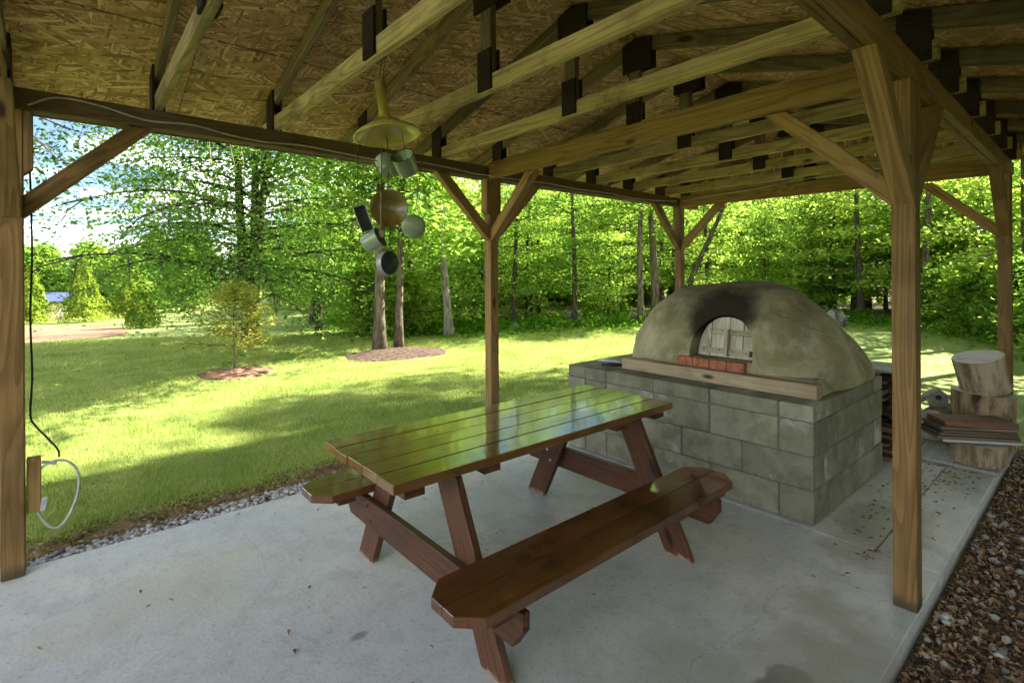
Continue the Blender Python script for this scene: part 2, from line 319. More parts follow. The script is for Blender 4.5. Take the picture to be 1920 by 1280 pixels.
def clay():
    m, g, b, _ = new_mat('clay_render')
    tc = g.n('TexCoord').outputs['Object']; s = g.n('SeparateXYZ', Vector=tc)
    n1 = g.noise(tc, 2.6, 6, 0.6, 0.5); n2 = g.noise(tc, 22, 5, 0.65); n3 = g.noise(tc, 120, 3, 0.6); n5 = g.noise(tc, 5.0, 5, 0.6)
    c = g.mix(g.step(n1, 0.32, 0.66), (0.42, 0.375, 0.24), (0.20, 0.18, 0.095))
    c = g.mix(g.m('MULTIPLY', g.step(n5, 0.50, 0.72), 0.5), c, (0.46, 0.43, 0.33))
    c = g.mix(g.m('MULTIPLY', g.step(n2, 0.5, 0.75), 0.3), c, (0.17, 0.155, 0.095))
    # soot that has licked up from the mouth (a stain with a shape of its own)
    def ell(cy, cz, ry, rz, amp):
        dy = g.m('DIVIDE', g.m('SUBTRACT', s.outputs[1], cy), ry); dz = g.m('DIVIDE', g.m('SUBTRACT', s.outputs[2], cz), rz)
        return g.m('ADD', g.m('SQRT', g.m('ADD', g.m('MULTIPLY', dy, dy), g.m('MULTIPLY', dz, dz))), g.m('MULTIPLY', g.m('SUBTRACT', n5, 0.5), amp))
    front = g.m('SUBTRACT', 1.0, g.step(s.outputs[0], -0.38, -0.02))
    k1 = g.m('MULTIPLY', g.m('SUBTRACT', 1.0, g.step(ell(-0.08, 0.46, 0.27, 0.25, 0.6), 0.6, 1.12)), front)
    c = g.mix(g.m('MULTIPLY', k1, 0.97), c, (0.008, 0.007, 0.006))
    k2 = g.m('MULTIPLY', g.m('SUBTRACT', 1.0, g.step(ell(0.02, 0.60, 0.55, 0.30, 1.1), 0.3, 1.2)), 0.55)
    c = g.mix(k2, c, (0.045, 0.038, 0.022))
    # shrinkage cracks on the flank
    vd = g.n('VectorMath', dict(operation='ADD'), i0=tc, i1=g.n('VectorMath', dict(operation='SCALE'), i0=g.n('TexNoise', Vector=tc, Scale=14.0).outputs['Color'], Scale=0.07).outputs[0]).outputs[0]
    vo = g.n('TexVoronoi', dict(feature='DISTANCE_TO_EDGE'), Vector=vd, Scale=2.9)
    cr = g.m('SUBTRACT', 1.0, g.step(vo.outputs['Distance'], 0.001, 0.006))
    zone = g.m('MULTIPLY', g.m('LESS_THAN', s.outputs[1], -0.28), g.step(g.noise(tc, 1.9, 2), 0.43, 0.5))
    c = g.mix(g.m('MULTIPLY', g.m('MULTIPLY', cr, zone), 0.8), c, (0.035, 0.03, 0.018))
    g.set(b, 'Base_Color', c); b.inputs['Roughness'].default_value = 0.88
    g.set(b, 'Normal', g.bump(g.m('ADD', g.m('MULTIPLY', n2, 1.0), g.m('MULTIPLY', n3, 0.4)), 0.75, 0.010))
    return m
M['clay'] = clay()

def lawn_mat():
    m, g, b, _ = new_mat('lawn')
    geo = g.n('NewGeometry').outputs['Position']
    n1 = g.noise(geo, 0.35, 4, 0.6); n2 = g.noise(g.mapping(geo, (1, 2.2, 1)), 1.5, 5, 0.65); n3 = g.noise(geo, 26, 5, 0.75); n4 = g.noise(geo, 120, 3, 0.7)
    c = g.mix(g.step(n1, 0.35, 0.65), (0.205, 0.285, 0.065), (0.28, 0.335, 0.085))
    c = g.mix(g.m('MULTIPLY', g.step(n2, 0.42, 0.62), 0.65), c, (0.37, 0.405, 0.14))
    c = g.mix(g.m('MULTIPLY', g.step(n3, 0.42, 0.7), 0.5), c, (0.13, 0.175, 0.03))
    c = g.mix(g.m('MULTIPLY', g.step(n4, 0.5, 0.72), 0.35), c, (0.40, 0.42, 0.15))
    g.set(b, 'Base_Color', c); b.inputs['Roughness'].default_value = 0.85
    b.inputs['Specular IOR Level'].default_value = 0.2
    g.set(b, 'Normal', g.bump(g.m('ADD', n3, g.m('MULTIPLY', n4, 0.6)), 0.9, 0.05))
    return m
M['lawn'] = lawn_mat()

def woodfloor():
    m, g, b, _ = new_mat('woodland_floor')
    geo = g.n('NewGeometry').outputs['Position']
    n2 = g.noise(geo, 1.3, 5, 0.65); n3 = g.noise(geo, 11, 5, 0.7)
    c = g.mix(g.step(n2, 0.4, 0.65), (0.16, 0.105, 0.06), (0.08, 0.115, 0.025))
    c = g.mix(g.m('MULTIPLY', g.step(n3, 0.45, 0.7), 0.6), c, (0.27, 0.19, 0.12))
    g.set(b, 'Base_Color', c); b.inputs['Roughness'].default_value = 0.95
    g.set(b, 'Normal', g.bump(n3, 0.9, 0.08))
    return m
M['woodfloor'] = woodfloor()

# ------------------------------------------------------------------ object helpers
def tag(o, label=None, cat=None, group=None, kind=None):
    if label: o['label'] = label
    if cat: o['category'] = cat
    if group: o['group'] = group
    if kind: o['kind'] = kind
    return o

def empty(name, loc=(0, 0, 0), label=None, cat=None, group=None, parent=None):
    o = bpy.data.objects.new(name, None); col.objects.link(o); o.location = loc; o.empty_display_size = 0.1
    if parent: o.parent = parent
    return tag(o, label, cat, group)

ROOTLOC = {}
def place(o, parent, mw):
    """world matrix mw for an object below un-rotated parents"""
    if parent is None: o.matrix_world = mw; return o
    off = Vector((0, 0, 0)); p = parent
    while p is not None: off += Vector(p.location); p = p.parent
    o.parent = parent
    o.matrix_basis = Matrix.Translation(-off) @ mw
    return o

def mesh_obj(name, verts, faces, mat, parent=None, mw=Matrix(), smooth=False, mats=None, mi=None):
    me = bpy.data.meshes.new(name)
    me.from_pydata([tuple(v) for v in verts], [], [tuple(f) for f in faces])
    for m_ in (mats or [mat]): me.materials.append(m_)
    if mi is not None: me.polygons.foreach_set('material_index', mi)
    if smooth: me.polygons.foreach_set('use_smooth', [True] * len(me.polygons))
    me.update()
    o = bpy.data.objects.new(name, me); col.objects.link(o)
    return place(o, parent, mw)

def np_mesh(name, V, F, mat, smooth=False):
    """fast mesh from numpy: V (n,3), F (m,k) all faces the same size"""
    me = bpy.data.meshes.new(name); k = F.shape[1]
    me.vertices.add(len(V)); me.vertices.foreach_set('co', V.astype(np.float32).ravel())
    me.loops.add(F.size); me.loops.foreach_set('vertex_index', F.astype(np.int32).ravel())
    me.polygons.add(len(F)); me.polygons.foreach_set('loop_start', np.arange(0, F.size, k, dtype=np.int32))
    me.polygons.foreach_set('loop_total', np.full(len(F), k, dtype=np.int32))
    if smooth: me.polygons.foreach_set('use_smooth', np.ones(len(F), dtype=bool))
    me.materials.append(mat); me.update(calc_edges=True); me.validate()
    return me

def link(name, me, parent=None, mw=Matrix()):
    o = bpy.data.objects.new(name, me); col.objects.link(o); return place(o, parent, mw)

def chamfer_box(L, W, Hh, c=0.004, jit=0.0, rng=None):
    """box centred on the origin, x along L, long edges chamfered, ends slightly too"""
    x, y, z = L / 2, W / 2, Hh / 2; c = min(c, y * 0.4, z * 0.4)
    prof = [(-y + c, -z), (y - c, -z), (y, -z + c), (y, z - c), (y - c, z), (-y + c, z), (-y, z - c), (-y, -z + c)]
    V = []
    for xx, k in ((-x, 1 - c / max(y, z)), (-x + c, 1), (x - c, 1), (x, 1 - c / max(y, z))):
        for (a, b_) in prof:
            V.append((xx, a * (1 if k == 1 else (y - c) / y), b_ * (1 if k == 1 else (z - c) / z)))
    F = [tuple(range(7, -1, -1)), tuple(range(24, 32))]
    for r in range(3):
        for i in range(8):
            j = (i + 1) % 8
            F.append((r * 8 + i, r * 8 + j, (r + 1) * 8 + j, (r + 1) * 8 + i))
    return V, F

def board(name, A, B, w, h, mat, parent=None, up=(0, 0, 1), c=0.004, roll=0.0):
    """a board from A to B: w across, h along 'up'"""
    A = Vector(A); B = Vector(B); x = (B - A); L = x.length; x.normalize()
    z = Vector(up); z = (z - x * z.dot(x)).normalized(); y = z.cross(x)
    V, F = chamfer_box(L, w, h, c)
    mw = Matrix((x, y, z)).transposed().to_4x4(); mw.translation = (A + B) / 2
    return mesh_obj(name, V, F, mat, parent, mw)

def prism(name, poly, axis, lo, hi, mat, parent=None, c=0.0, grain=None):
    """extrude a polygon given in the two other axes along axis ('x','y','z')"""
    n = len(poly); V = []
    for t in (lo, hi):
        for (a, b_) in poly:
            V.append({'x': (t, a, b_), 'y': (a, t, b_), 'z': (a, b_, t)}[axis])
    F = [tuple(range(n)), tuple(range(2 * n - 1, n - 1, -1))]
    for i in range(n):
        j = (i + 1) % n; F.append((i, i + n, j + n, j))
    cen = sum((Vector(v) for v in V), Vector()) / len(V)
    V = [Vector(v) - cen for v in V]; mw = Matrix.Translation(cen)
    if grain:                      # local x runs with the grain
        gx = Vector(grain).normalized(); gy = gx.orthogonal().normalized() if abs(gx.z) > 0.99 else Vector((0, 0, 1)).cross(gx).normalized(); gzv = gx.cross(gy)
        Rm = Matrix((gx, gy, gzv)).transposed(); Ri = Rm.inverted(); V = [Ri @ v for v in V]; mw = mw @ Rm.to_4x4()
    o = mesh_obj(name, V, F, mat, parent, mw)
    bm = bmesh.new(); bm.from_mesh(o.data); bmesh.ops.recalc_face_normals(bm, faces=bm.faces)
    if c: bmesh.ops.bevel(bm, geom=bm.edges[:], offset=c, segments=1, affect='EDGES')
    bm.to_mesh(o.data); bm.free()
    return o

def tube_geo(pts, radii, sides=8, cap=True):
    V = []; F = []; pts = [Vector(p) for p in pts]; prev = None
    for i, p in enumerate(pts):
        d = (pts[min(i + 1, len(pts) - 1)] - pts[max(i - 1, 0)])
        d = d.normalized() if d.length > 1e-9 else Vector((0, 0, 1))
        if prev is None:
            a = Vector((1, 0, 0)) if abs(d.x) < 0.8 else Vector((0, 1, 0)); u = (a - d * a.dot(d)).normalized()
        else:
            u = prev - d * prev.dot(d); u = u.normalized() if u.length > 1e-6 else d.orthogonal().normalized()
        prev = u; w = d.cross(u); r = radii[i] if hasattr(radii, '__len__') else radii
        for k in range(sides):
            a = 2 * math.pi * k / sides; V.append(p + (u * math.cos(a) + w * math.sin(a)) * r)
    for i in range(len(pts) - 1):
        for k in range(sides):
            j = (k + 1) % sides; F.append((i * sides + k, i * sides + j, (i + 1) * sides + j, (i + 1) * sides + k))
    if cap:
        F.append(tuple(range(sides - 1, -1, -1))); n = (len(pts) - 1) * sides; F.append(tuple(range(n, n + sides)))
    return V, F

def tube(name, pts, radii, mat, parent=None, sides=8, smooth=True):
    V, F = tube_geo(pts, radii, sides); cen = Vector(pts[0])
    return mesh_obj(name, [v - cen for v in V], F, mat, parent, Matrix.Translation(cen), smooth)

def spline(pts, n=8):
    """Catmull-Rom through points"""
    P = [Vector(p) for p in pts]; P = [P[0] * 2 - P[1]] + P + [P[-1] * 2 - P[-2]]; out = []
    for i in range(1, len(P) - 2):
        for k in range(n):
            t = k / n; a, b_, c, d = P[i - 1], P[i], P[i + 1], P[i + 2]
            out.append(0.5 * ((2 * b_) + (c - a) * t + (2 * a - 5 * b_ + 4 * c - d) * t * t + (3 * b_ - a - 3 * c + d) * t ** 3))
    out.append(P[-2]); return out

def lathe(name, prof, mat, parent=None, loc=(0, 0, 0), axis=(0, 0, 1), sides=32, closed=False, mats=None, mi=None):
    """revolve (r,z) profile round its axis; axis = world direction of local z"""
    V = []; F = []
    for (r, z) in prof:
        for k in range(sides):
            a = 2 * math.pi * k / sides; V.append((r * math.cos(a), r * math.sin(a), z))
    n = len(prof); mis = []
    for i in range(n - 1):
        for k in range(sides):
            j = (k + 1) % sides; F.append((i * sides + k, i * sides + j, (i + 1) * sides + j, (i + 1) * sides + k)); mis.append(mi[i] if mi else 0)
    q = Vector((0, 0, 1)).rotation_difference(Vector(axis).normalized())
    mw = Matrix.Translation(loc) @ q.to_matrix().to_4x4()
    o = mesh_obj(name, V, F, mat, parent, mw, True, mats, mis if mi else None)
    return o
# ------------------------------------------------------------------ ground
def gz(x, y):
    s = 3 * math.log1p(math.exp(min(40, (y - 11) / 3)))
    t = min(1, max(0, (14 - x) / 8)); w = t * t * (3 - 2 * t)
    return -0.03 - 0.033 * s * w
def gz_np(x, y):
    s = 3 * np.log1p(np.exp(np.minimum(40, (y - 11) / 3))); t = np.clip((14 - x) / 8, 0, 1)
    return -0.03 - 0.033 * s * t * t * (3 - 2 * t)

EDGE = [(9.6, 60), (9.2, 24), (7.6, 17.5), (6.6, 13.2), (7.2, 11.6), (9.0, 10.9), (12.2, 9.3), (15.0, 8.0), (17.6, 6.2), (18.2, 4.6), (17.4, 2.6), (15.2, 0.9), (12.6, -0.6), (9.5, -1.6), (6.5, -2.8), (2, -4.5), (-8, -7)]
def edge_dist(x, y):
    """signed distance to the wood's edge, positive inside the wood"""
    best = 1e9; sgn = 1
    for (ax, ay), (bx, by) in zip(EDGE[:-1], EDGE[1:]):
        dx, dy = bx - ax, by - ay; t = max(0, min(1, ((x - ax) * dx + (y - ay) * dy) / (dx * dx + dy * dy)))
        px, py = ax + dx * t, ay + dy * t; d = math.hypot(x - px, y - py)
        if d < best: best = d; sgn = 1 if (dx * (y - ay) - dy * (x - ax)) > 0 else -1
    return best * sgn

def build_ground():
    def axis(vals):
        out = []
        for a, b_, n in vals: out += list(np.linspace(a, b_, n, endpoint=False))
        return np.array(out + [vals[-1][1]])
    xs = axis([(-300, -40, 14), (-40, -6, 20), (-6, 24, 70), (24, 60, 16), (60, 300, 12)])
    ys = axis([(-300, -40, 12), (-40, -4, 18), (-4, 30, 76), (30, 80, 24), (80, 400, 16)])
    X, Y = np.meshgrid(xs, ys); Z = gz_np(X, Y)
    # the slab stands on the sheet: keep the sheet a hand's breadth below it
    inside = (X > -0.6) & (X < 6.5) & (Y > 0.3) & (Y < 3.8); Z = np.where(inside, -0.16, Z)
    right = (Y < 0.55); Z = np.where(right & (X < 8), -0.10, Z)
    V = np.stack([X, Y, Z], -1).reshape(-1, 3); nx, ny = len(xs), len(ys)
    i = np.arange(nx * ny).reshape(ny, nx)
    F = np.stack([i[:-1, :-1], i[:-1, 1:], i[1:, 1:], i[1:, :-1]], -1).reshape(-1, 4)
    o = link('ground', np_mesh('ground', V, F, M['lawn'], True)); tag(o, kind='structure')
    o['label'] = 'mown green lawn sloping gently away from the pavilion'
build_ground()

def sheet(name, poly, dz, mat, kind='structure', label=None, res=0.5):
    """a thin sheet following the ground, a few mm above it, outline poly"""
    bm = bmesh.new()
    vs_ = [bm.verts.new((x, y, 0)) for x, y in poly]; bm.faces.new(vs_)
    bmesh.ops.triangulate(bm, faces=bm.faces[:])
    for _ in range(4):
        long = [e for e in bm.edges if e.calc_length() > res]
        if not long: break
        bmesh.ops.subdivide_edges(bm, edges=long, cuts=1, use_grid_fill=False)
        bmesh.ops.triangulate(bm, faces=bm.faces[:])
    for v in bm.verts: v.co.z = gz(v.co.x, v.co.y) + dz
    me = bpy.data.meshes.new(name); bm.to_mesh(me); bm.free(); me.materials.append(mat)
    for p in me.polygons: p.use_smooth = True
    o = bpy.data.objects.new(name, me); col.objects.link(o); tag(o, label, kind=kind); return o

wf = list(EDGE) + [(-8, -60), (120, -60), (120, 60)]
sheet('woodland_floor', wf, 0.02, M['woodfloor'], res=6.0, label='leafy brown woodland floor under the trees')
def blob_poly(cx, cy, rx, ry, seed, n=40, amp=0.10):
    r = random.Random(seed); ph = [r.uniform(0, 6.28) for _ in range(4)]
    out = []
    for k in range(n):
        a = 2 * math.pi * k / n; s = 1 + amp * (math.sin(2 * a + ph[0]) + 0.6 * math.sin(3 * a + ph[1]) + 0.4 * math.sin(7 * a + ph[2]))
        out.append((cx + rx * s * math.cos(a), cy + ry * s * math.sin(a)))
    return out
sheet('garden_bed', [(-12, 18.5), (-0.8, 19.2), (0.9, 19.9), (1.5, 21.5), (1.6, 25), (1.2, 28.0), (-1.4, 30.5), (-14, 30)], 0.015, M['soil'], label='bare brown garden bed in the far lawn', res=2)

# mounded mulch rings
def mound(name, cx, cy, rx, ry, h, mat, label, seed):
    V = []; F = []; nr, na = 7, 40; r_ = random.Random(seed); P = blob_poly(cx, cy, rx, ry, seed, na)
    V.append((cx, cy, gz(cx, cy) + h))
    for i in range(1, nr + 1):
        t = i / nr
        for k in range(na):
            x = cx + (P[k][0] - cx) * t; y = cy + (P[k][1] - cy) * t
            V.append((x, y, gz(x, y) + h * (1 - t ** 2.2) + (0.012 * r_.uniform(-1, 1) if i < nr else -0.02)))
    for k in range(na): F.append((0, 1 + k, 1 + (k + 1) % na))
    for i in range(nr - 1):
        for k in range(na):
            a = 1 + i * na; F.append((a + k, a + na + k, a + na + (k + 1) % na, a + (k + 1) % na))
    c = Vector((cx, cy, gz(cx, cy)))
    return tag(mesh_obj(name, [Vector(v) - c for v in V], F, mat, None, Matrix.Translation(c), True), label, kind='stuff')
mound('bark_mulch', 4.95, 9.35, 1.0, 1.0, 0.10, M['mulch'], 'dark bark mulch heaped round the pair of trunks', 3)
mound('bark_mulch', 2.05, 9.3, 0.55, 0.75, 0.05, M['ringsoil'], 'reddish mulch ring round the bronze sapling', 4)

# ------------------------------------------------------------------ concrete slab
slab = empty('concrete_slab', (2.5, 2.1, 0)); tag(slab, 'smooth grey concrete floor slab under the pavilion', kind='structure')
SX0, SX1, SY0, SY1 = -0.55, 6.25, 0.56, 3.67
def slab_piece(x0, x1, y0, y1, zt=0.0):
    prism('slab_section', [(x0, y0), (x1, y0), (x1, y1), (x0, y1)], 'z', -0.13, zt, M['concrete'], slab, c=0.006)
slab_piece(SX0, 3.279, SY0, SY1)
slab_piece(3.283, SX1, SY0, 0.838)
slab_piece(3.283, SX1, 0.842, SY1)

# ------------------------------------------------------------------ pavilion
pav = empty('pavilion', (2.8, 2.1, 0), 'open timber pavilion with posts, roof trusses and strand-board roof', 'pavilion')
POSTX = (-0.225, 2.855, 5.93); YL = 3.61; YR = 0.605; PW = 0.089; DXR = {5.93: 0.23}
BB, BT = 2.35, 2.455            # beam bottom and top
RY = 2.11                       # ridge
SL = 0.27; SC = math.hypot(1, SL)
def zo(y): return 2.73 + SL * (3.57 - RY) - SL * abs(y - RY)      # underside of the roof boards
for ix, px in enumerate(POSTX):
    for side, py in ((1, YL), (-1, YR)):
        px = POSTX[ix] + (DXR.get(POSTX[ix], 0) if side < 0 else 0)
        po = board('post', (px, py, 0.001), (px, py, BB - 0.002), PW, PW, M['post'], pav, up=(0, 1, 0), c=0.004)
        inner = -side
        big = PW if side < 0 else 0.07
        bw = M['brace']
        # braces along the beam, cut from 4x4
        for sx in (-1, 1):
            if (ix == 0 and sx < 0) or (ix == 2 and sx > 0): continue
            a = Vector((px + sx * (PW / 2 + 0.001), py, 1.80)); b_ = Vector((px + sx * 0.60, py, BB - 0.001))
            d = (b_ - a).normalized()
            up = Vector((-d.z * sx, 0, d.x * sx))
            t = 0.089
            # a parallelogram in the x-z plane with square cuts against post and beam
            s = t / math.sqrt(0.5) * 0.93
            x0 = px + sx * (PW / 2 + 0.001); L = BB - 0.002 - 1.80
            poly = [(x0, 1.80), (x0, 1.80 + s), (x0 + sx * (L - s), BB - 0.002), (x0 + sx * L, BB - 0.002)]
            o = prism('brace', poly, 'y', py - big / 2 + 0.003, py + big / 2 - 0.003, bw, pav, c=0.003, grain=(sx, 0, 1))
            # bearing block nailed to the post under the beam
            if True:
                w = 0.036
                poly = [(x0, 2.02), (x0 + sx * w, 2.055), (x0 + sx * w, BB - 0.003), (x0, BB - 0.003)]
                prism('bearing_block', poly, 'y', py - 0.040, py + 0.040, M['post'], pav, c=0.002, grain=(0, 0, 1))
        # brace across to the tie beam
        y0 = py + inner * (PW / 2 + 0.001); L = 0.56; s = 0.089 / math.sqrt(0.5) * 0.9
        poly = [(y0, 1.80), (y0, 1.80 + s), (y0 + inner * (L - s), BB - 0.012), (y0 + inner * L, BB - 0.012)]
        prism('brace', poly, 'x', px - 0.038, px + (0.038 if side > 0 else 0.0), bw, pav, c=0.003, grain=(0, inner, 1))
for py in (YL, YR):
    for k in (-1, 1):          # doubled side beam
        board('beam', (-0.62, py + k * 0.0232, (BB + BT) / 2), (6.32, py + k * 0.0232, (BB + BT) / 2), 0.0445, BT - BB, M['beam'] if py > 2 else M['brace'], pav, c=0.003)
for px in POSTX:               # tie beams across at the posts
    board('tie_beam', (px - 0.045 + DXR.get(px, 0) * 0.9, YR + 0.048, BB + 0.060), (px - 0.045, YL - 0.048, BB + 0.060), 0.040, 0.142, M['brace'], pav, c=0.003)
# trusses
TX = [0.39 + 0.645 * k for k in range(-1, 9)] + [6.14]
for tx in TX:
    tr = empty('truss', (tx - 2.8, 0, 0), parent=pav)
    board('bottom_chord', (tx, 0.50, BT + 0.046), (tx, 3.84, BT + 0.046), 0.038, 0.089, M['truss'], tr, c=0.003)
    for s in (-1, 1):
        ye = RY + s * 2.10
        za = zo(RY) - 0.048 * SC; zb = zo(ye) - 0.048 * SC
        board('rafter', (tx, RY + s * 0.004, za), (tx, ye, zb), 0.038, 0.089, M['rafter'], tr, c=0.003)
        yh = RY + s * 1.50
        for sx in (-1, 1):
            x0 = tx + sx * 0.0205
            lo, hi = (x0, x0 + 0.011) if sx > 0 else (x0 - 0.011, x0)
            ya, yb = RY + s * 1.455, RY + s * 1.585
            prism('heel_plate', [(ya, BT + 0.004), (yb, BT + 0.004), (yb, zo(yb) - 0.015), (ya, zo(ya) - 0.015)], 'x', lo, hi, M['gusset'], tr)
    kz = zo(RY) - 0.11
    board('king_post', (tx, RY + 0.03, BT + 0.093), (tx, RY + 0.03, kz), 0.038, 0.089, M['rafter'], tr, up=(0, 1, 0), c=0.003)
    for sx in (-1, 1):
        lo, hi = (tx + 0.0205, tx + 0.033) if sx > 0 else (tx - 0.033, tx - 0.0205)
        prism('king_plate', [(RY - 0.025, BT + 0.012), (RY + 0.085, BT + 0.012), (RY + 0.085, BT + 0.22), (RY - 0.025, BT + 0.22)], 'x', lo, hi, M['gusset'], tr)
        zp = zo(RY)
        prism('peak_plate', [(RY - 0.115, zp - 0.235), (RY + 0.115, zp - 0.235), (RY + 0.115, zo(RY + 0.115) - 0.012), (RY, zp - 0.012), (RY - 0.115, zo(RY - 0.115) - 0.012)], 'x', lo, hi, M['gusset'], tr)
for i, (ya, yb) in enumerate(((0.46, 1.55), (1.554, 2.66), (2.664, 3.76))):
    top = [(yb, zo(yb) - 0.004), (ya, zo(ya) - 0.004)] if i != 1 else [(yb, zo(yb) - 0.004), (RY, zo(RY) - 0.004), (ya, zo(ya) - 0.004)]
    prism('gable_board', [(ya, BT + 0.004), (yb, BT + 0.004)] + top, 'x', 6.164, 6.176, M['osb'], pav, grain=(0, 1, 0))
# roof boards (sheets of strand board) and the covering above them
RX0, RX1 = -0.75, 6.55
for s in (-1, 1):
    rows = [(0.005, 1.138), (1.148, 2.10)]
    for ri, (a, b_) in enumerate(rows):
        x = RX0; first = True
        while x < RX1 - 0.01:
            x2 = min(x + (2.44 if not (first and ri == 1) else 1.3), RX1); first = False
            ya, yb = RY + s * a, RY + s * b_
            mid = Vector(((x + x2) / 2, (ya + yb) / 2, zo((ya + yb) / 2) + 0.006))
            V, F = chamfer_box((x2 - x) - 0.004, (b_ - a) * SC, 0.011, 0.001)
            ydir = Vector((0, 1, -SL * s)).normalized() ; xdir = Vector((1, 0, 0)); zdir = xdir.cross(ydir)
            mw = Matrix((xdir, ydir, zdir)).transposed().to_4x4(); mw.translation = mid
            mesh_obj('roof_board', V, F, M['osb'], pav, mw)
            x = x2
    ya, yb = RY, RY + s * 2.13
    o = prism('roof_covering', [(ya, zo(ya) + 0.016), (yb, zo(yb) + 0.016), (yb, zo(yb) + 0.034), (ya, zo(ya) + 0.034)], 'x', RX0 - 0.03, RX1 + 0.03, M['shingle'], pav)  # unseen upper layer, added to keep light out of the board gaps
for s in (-1, 1):
    ye = RY + s * 2.125
    board('fascia', (RX0, ye, zo(ye) - 0.035), (RX1, ye, zo(ye) - 0.035), 0.019, 0.085, M['beam'], pav)
# ------------------------------------------------------------------ cables on the pavilion
def cable(name, pts, r, mat, label, cat='cable', n=8, sides=6):
    o = tube(name, spline(pts, n), r, mat, None, sides); return tag(o, label, cat)
yc = 3.555
cable('cable', [(-0.16, yc, 2.37), (-0.05, yc, 2.43), (0.12, yc, 2.425), (0.33, yc, 2.385), (0.55, yc, 2.40), (0.75, yc, 2.375), (0.95, yc, 2.365), (1.2, yc, 2.38), (1.45, yc, 2.37), (1.75, yc, 2.36), (2.05, yc, 2.39), (2.35, yc, 2.385), (2.62, yc - 0.01, 2.365), (2.70, yc - 0.06, 2.355), (2.95, yc - 0.06, 2.352), (3.05, yc, 2.37), (3.5, yc, 2.38), (3.9, yc, 2.37), (4.4, yc, 2.375), (4.9, yc, 2.365), (5.3, yc - 0.02, 2.372), (5.72, yc - 0.03, 2.40)], 0.0055, M['cable'], 'thin pale cable stapled in waves along the side beam above the lawn')
cable('cable', [(5.82, 3.5, 2.405), (5.82, 3.1, 2.43), (5.82, 2.6, 2.44), (5.82, 2.2, 2.475), (5.82, 1.8, 2.48), (5.82, 1.4, 2.485), (5.80, 1.0, 2.49), (5.74, 0.72, 2.50), (5.72, 0.68, 2.44), (5.76, 0.66, 2.40)], 0.006, M['cable'], 'pale cable drooping across the far tie beam')
cable('cable', [(0.9, 0.668, 2.46), (1.2, 0.672, 2.40), (1.6, 0.67, 2.38), (1.9, 0.67, 2.43), (2.3, 0.67, 2.44)], 0.006, M['cable'], 'green-tinged cable along the near side beam by the big knee brace')
cable('power_cord', [(-0.155, 3.60, 2.36), (-0.16, 3.62, 2.2), (-0.153, 3.615, 1.9), (-0.15, 3.61, 1.6), (-0.158, 3.615, 1.3), (-0.152, 3.61, 1.0), (-0.16, 3.615, 0.80), (-0.14, 3.60, 0.74), (-0.09, 3.60, 0.66), (-0.055, 3.60, 0.60), (-0.05, 3.60, 0.56)], 0.0045, M['cord'], 'thin dark cord running down the post at the lawn corner', 'cord')
ob = empty('outlet_box', (-0.155, 3.61, 0.3), 'narrow brown outlet box with grey plug on the post', 'outlet box')
board('box', (-0.148, 3.61, 0.30), (-0.148, 3.61, 0.58), 0.05, 0.055, M['post'], ob, up=(1, 0, 0))
board('plug', (-0.118, 3.60, 0.30), (-0.106, 3.60, 0.365), 0.03, 0.028, M['conduit'], ob, up=(1, 0, 0))
board('bracket', (-0.118, 3.60, 0.55), (-0.06, 3.60, 0.53), 0.018, 0.014, M['conduit'], ob)
loop = []
for k in range(0, 15):
    a = math.pi * (0.97 - 2 * k / 14 * 0.985)
    loop.append((-0.062 + 0.088 * math.cos(a) + 0.012 * math.sin(2 * a), 3.598 - 0.004 * k / 14, 0.37 + 0.175 * math.sin(a)))
cable('cord_loop', [(-0.118, 3.60, 0.33)] + loop, 0.006, M['conduit'], 'loop of grey flexible cord hanging beside the outlet box', 'cord')

# ------------------------------------------------------------------ picnic table
tb = empty('picnic_table', (1.8, 2.03, 0), 'dark varnished wooden picnic table with attached benches', 'picnic table')
def plan_board(name, poly, z0, z1, mat, parent, c=0.0025):
    return prism(name, poly, 'z', z0, z1, mat, parent, c=c)
TY0, TY1, TX0, TX1 = 1.70, 2.385, 0.885, 2.71
pw = (TY1 - TY0) / 5
rt = random.Random(5)
for k in range(5):
    y0 = TY0 + k * pw + 0.0025; y1 = TY0 + (k + 1) * pw - (0.007 if k == 3 else 0.0025)
    dx = rt.uniform(-0.004, 0.004); dz = rt.uniform(-0.0012, 0.0012)
    plan_board('tabletop_plank', [(TX0 + dx, y0), (TX1 + dx, y0), (TX1 + dx, y1), (TX0 + dx, y1)], 0.697 + dz, 0.735 + dz, M['table'], tb)
for k in range(5):
    for x in (0.985, 1.36, 2.25, 2.60):
        yk = TY0 + (k + 0.5) * pw + rt.uniform(-0.03, 0.03)
        lathe('screw', [(0.0, 0.0012), (0.0035, 0.001), (0.0045, 0.0)], M['iron'], tb, (x + rt.uniform(-0.012, 0.012), yk, 0.7355), (0, 0, 1), 8)
ch = 0.075
for (y0, y1, x0, x1) in ((1.275, 1.555, 0.905, 2.655), (2.47, 2.75, 0.885, 2.67)):
    ym = (y0 + y1) / 2
    plan_board('bench_plank', [(x0, ym - 0.002), (x0, y0 + ch), (x0 + ch, y0), (x1 - ch, y0), (x1, y0 + ch), (x1, ym - 0.002)], 0.392, 0.430, M['bench'], tb)
    plan_board('bench_plank', [(x0, ym + 0.002), (x1, ym + 0.002), (x1, y1 - ch), (x1 - ch, y1), (x0 + ch, y1), (x0, y1 - ch)], 0.392, 0.430, M['bench'], tb)
    for x in (x0 + 0.16, x1 - 0.16, (x0 + x1) / 2 + 0.36):
        plan_board('bench_cleat', [(x - 0.045, y0 + 0.02), (x + 0.045, y0 + 0.02), (x + 0.045, y1 - 0.02), (x - 0.045, y1 - 0.02)], 0.362, 0.3915, M['leg'], tb, c=0.003)
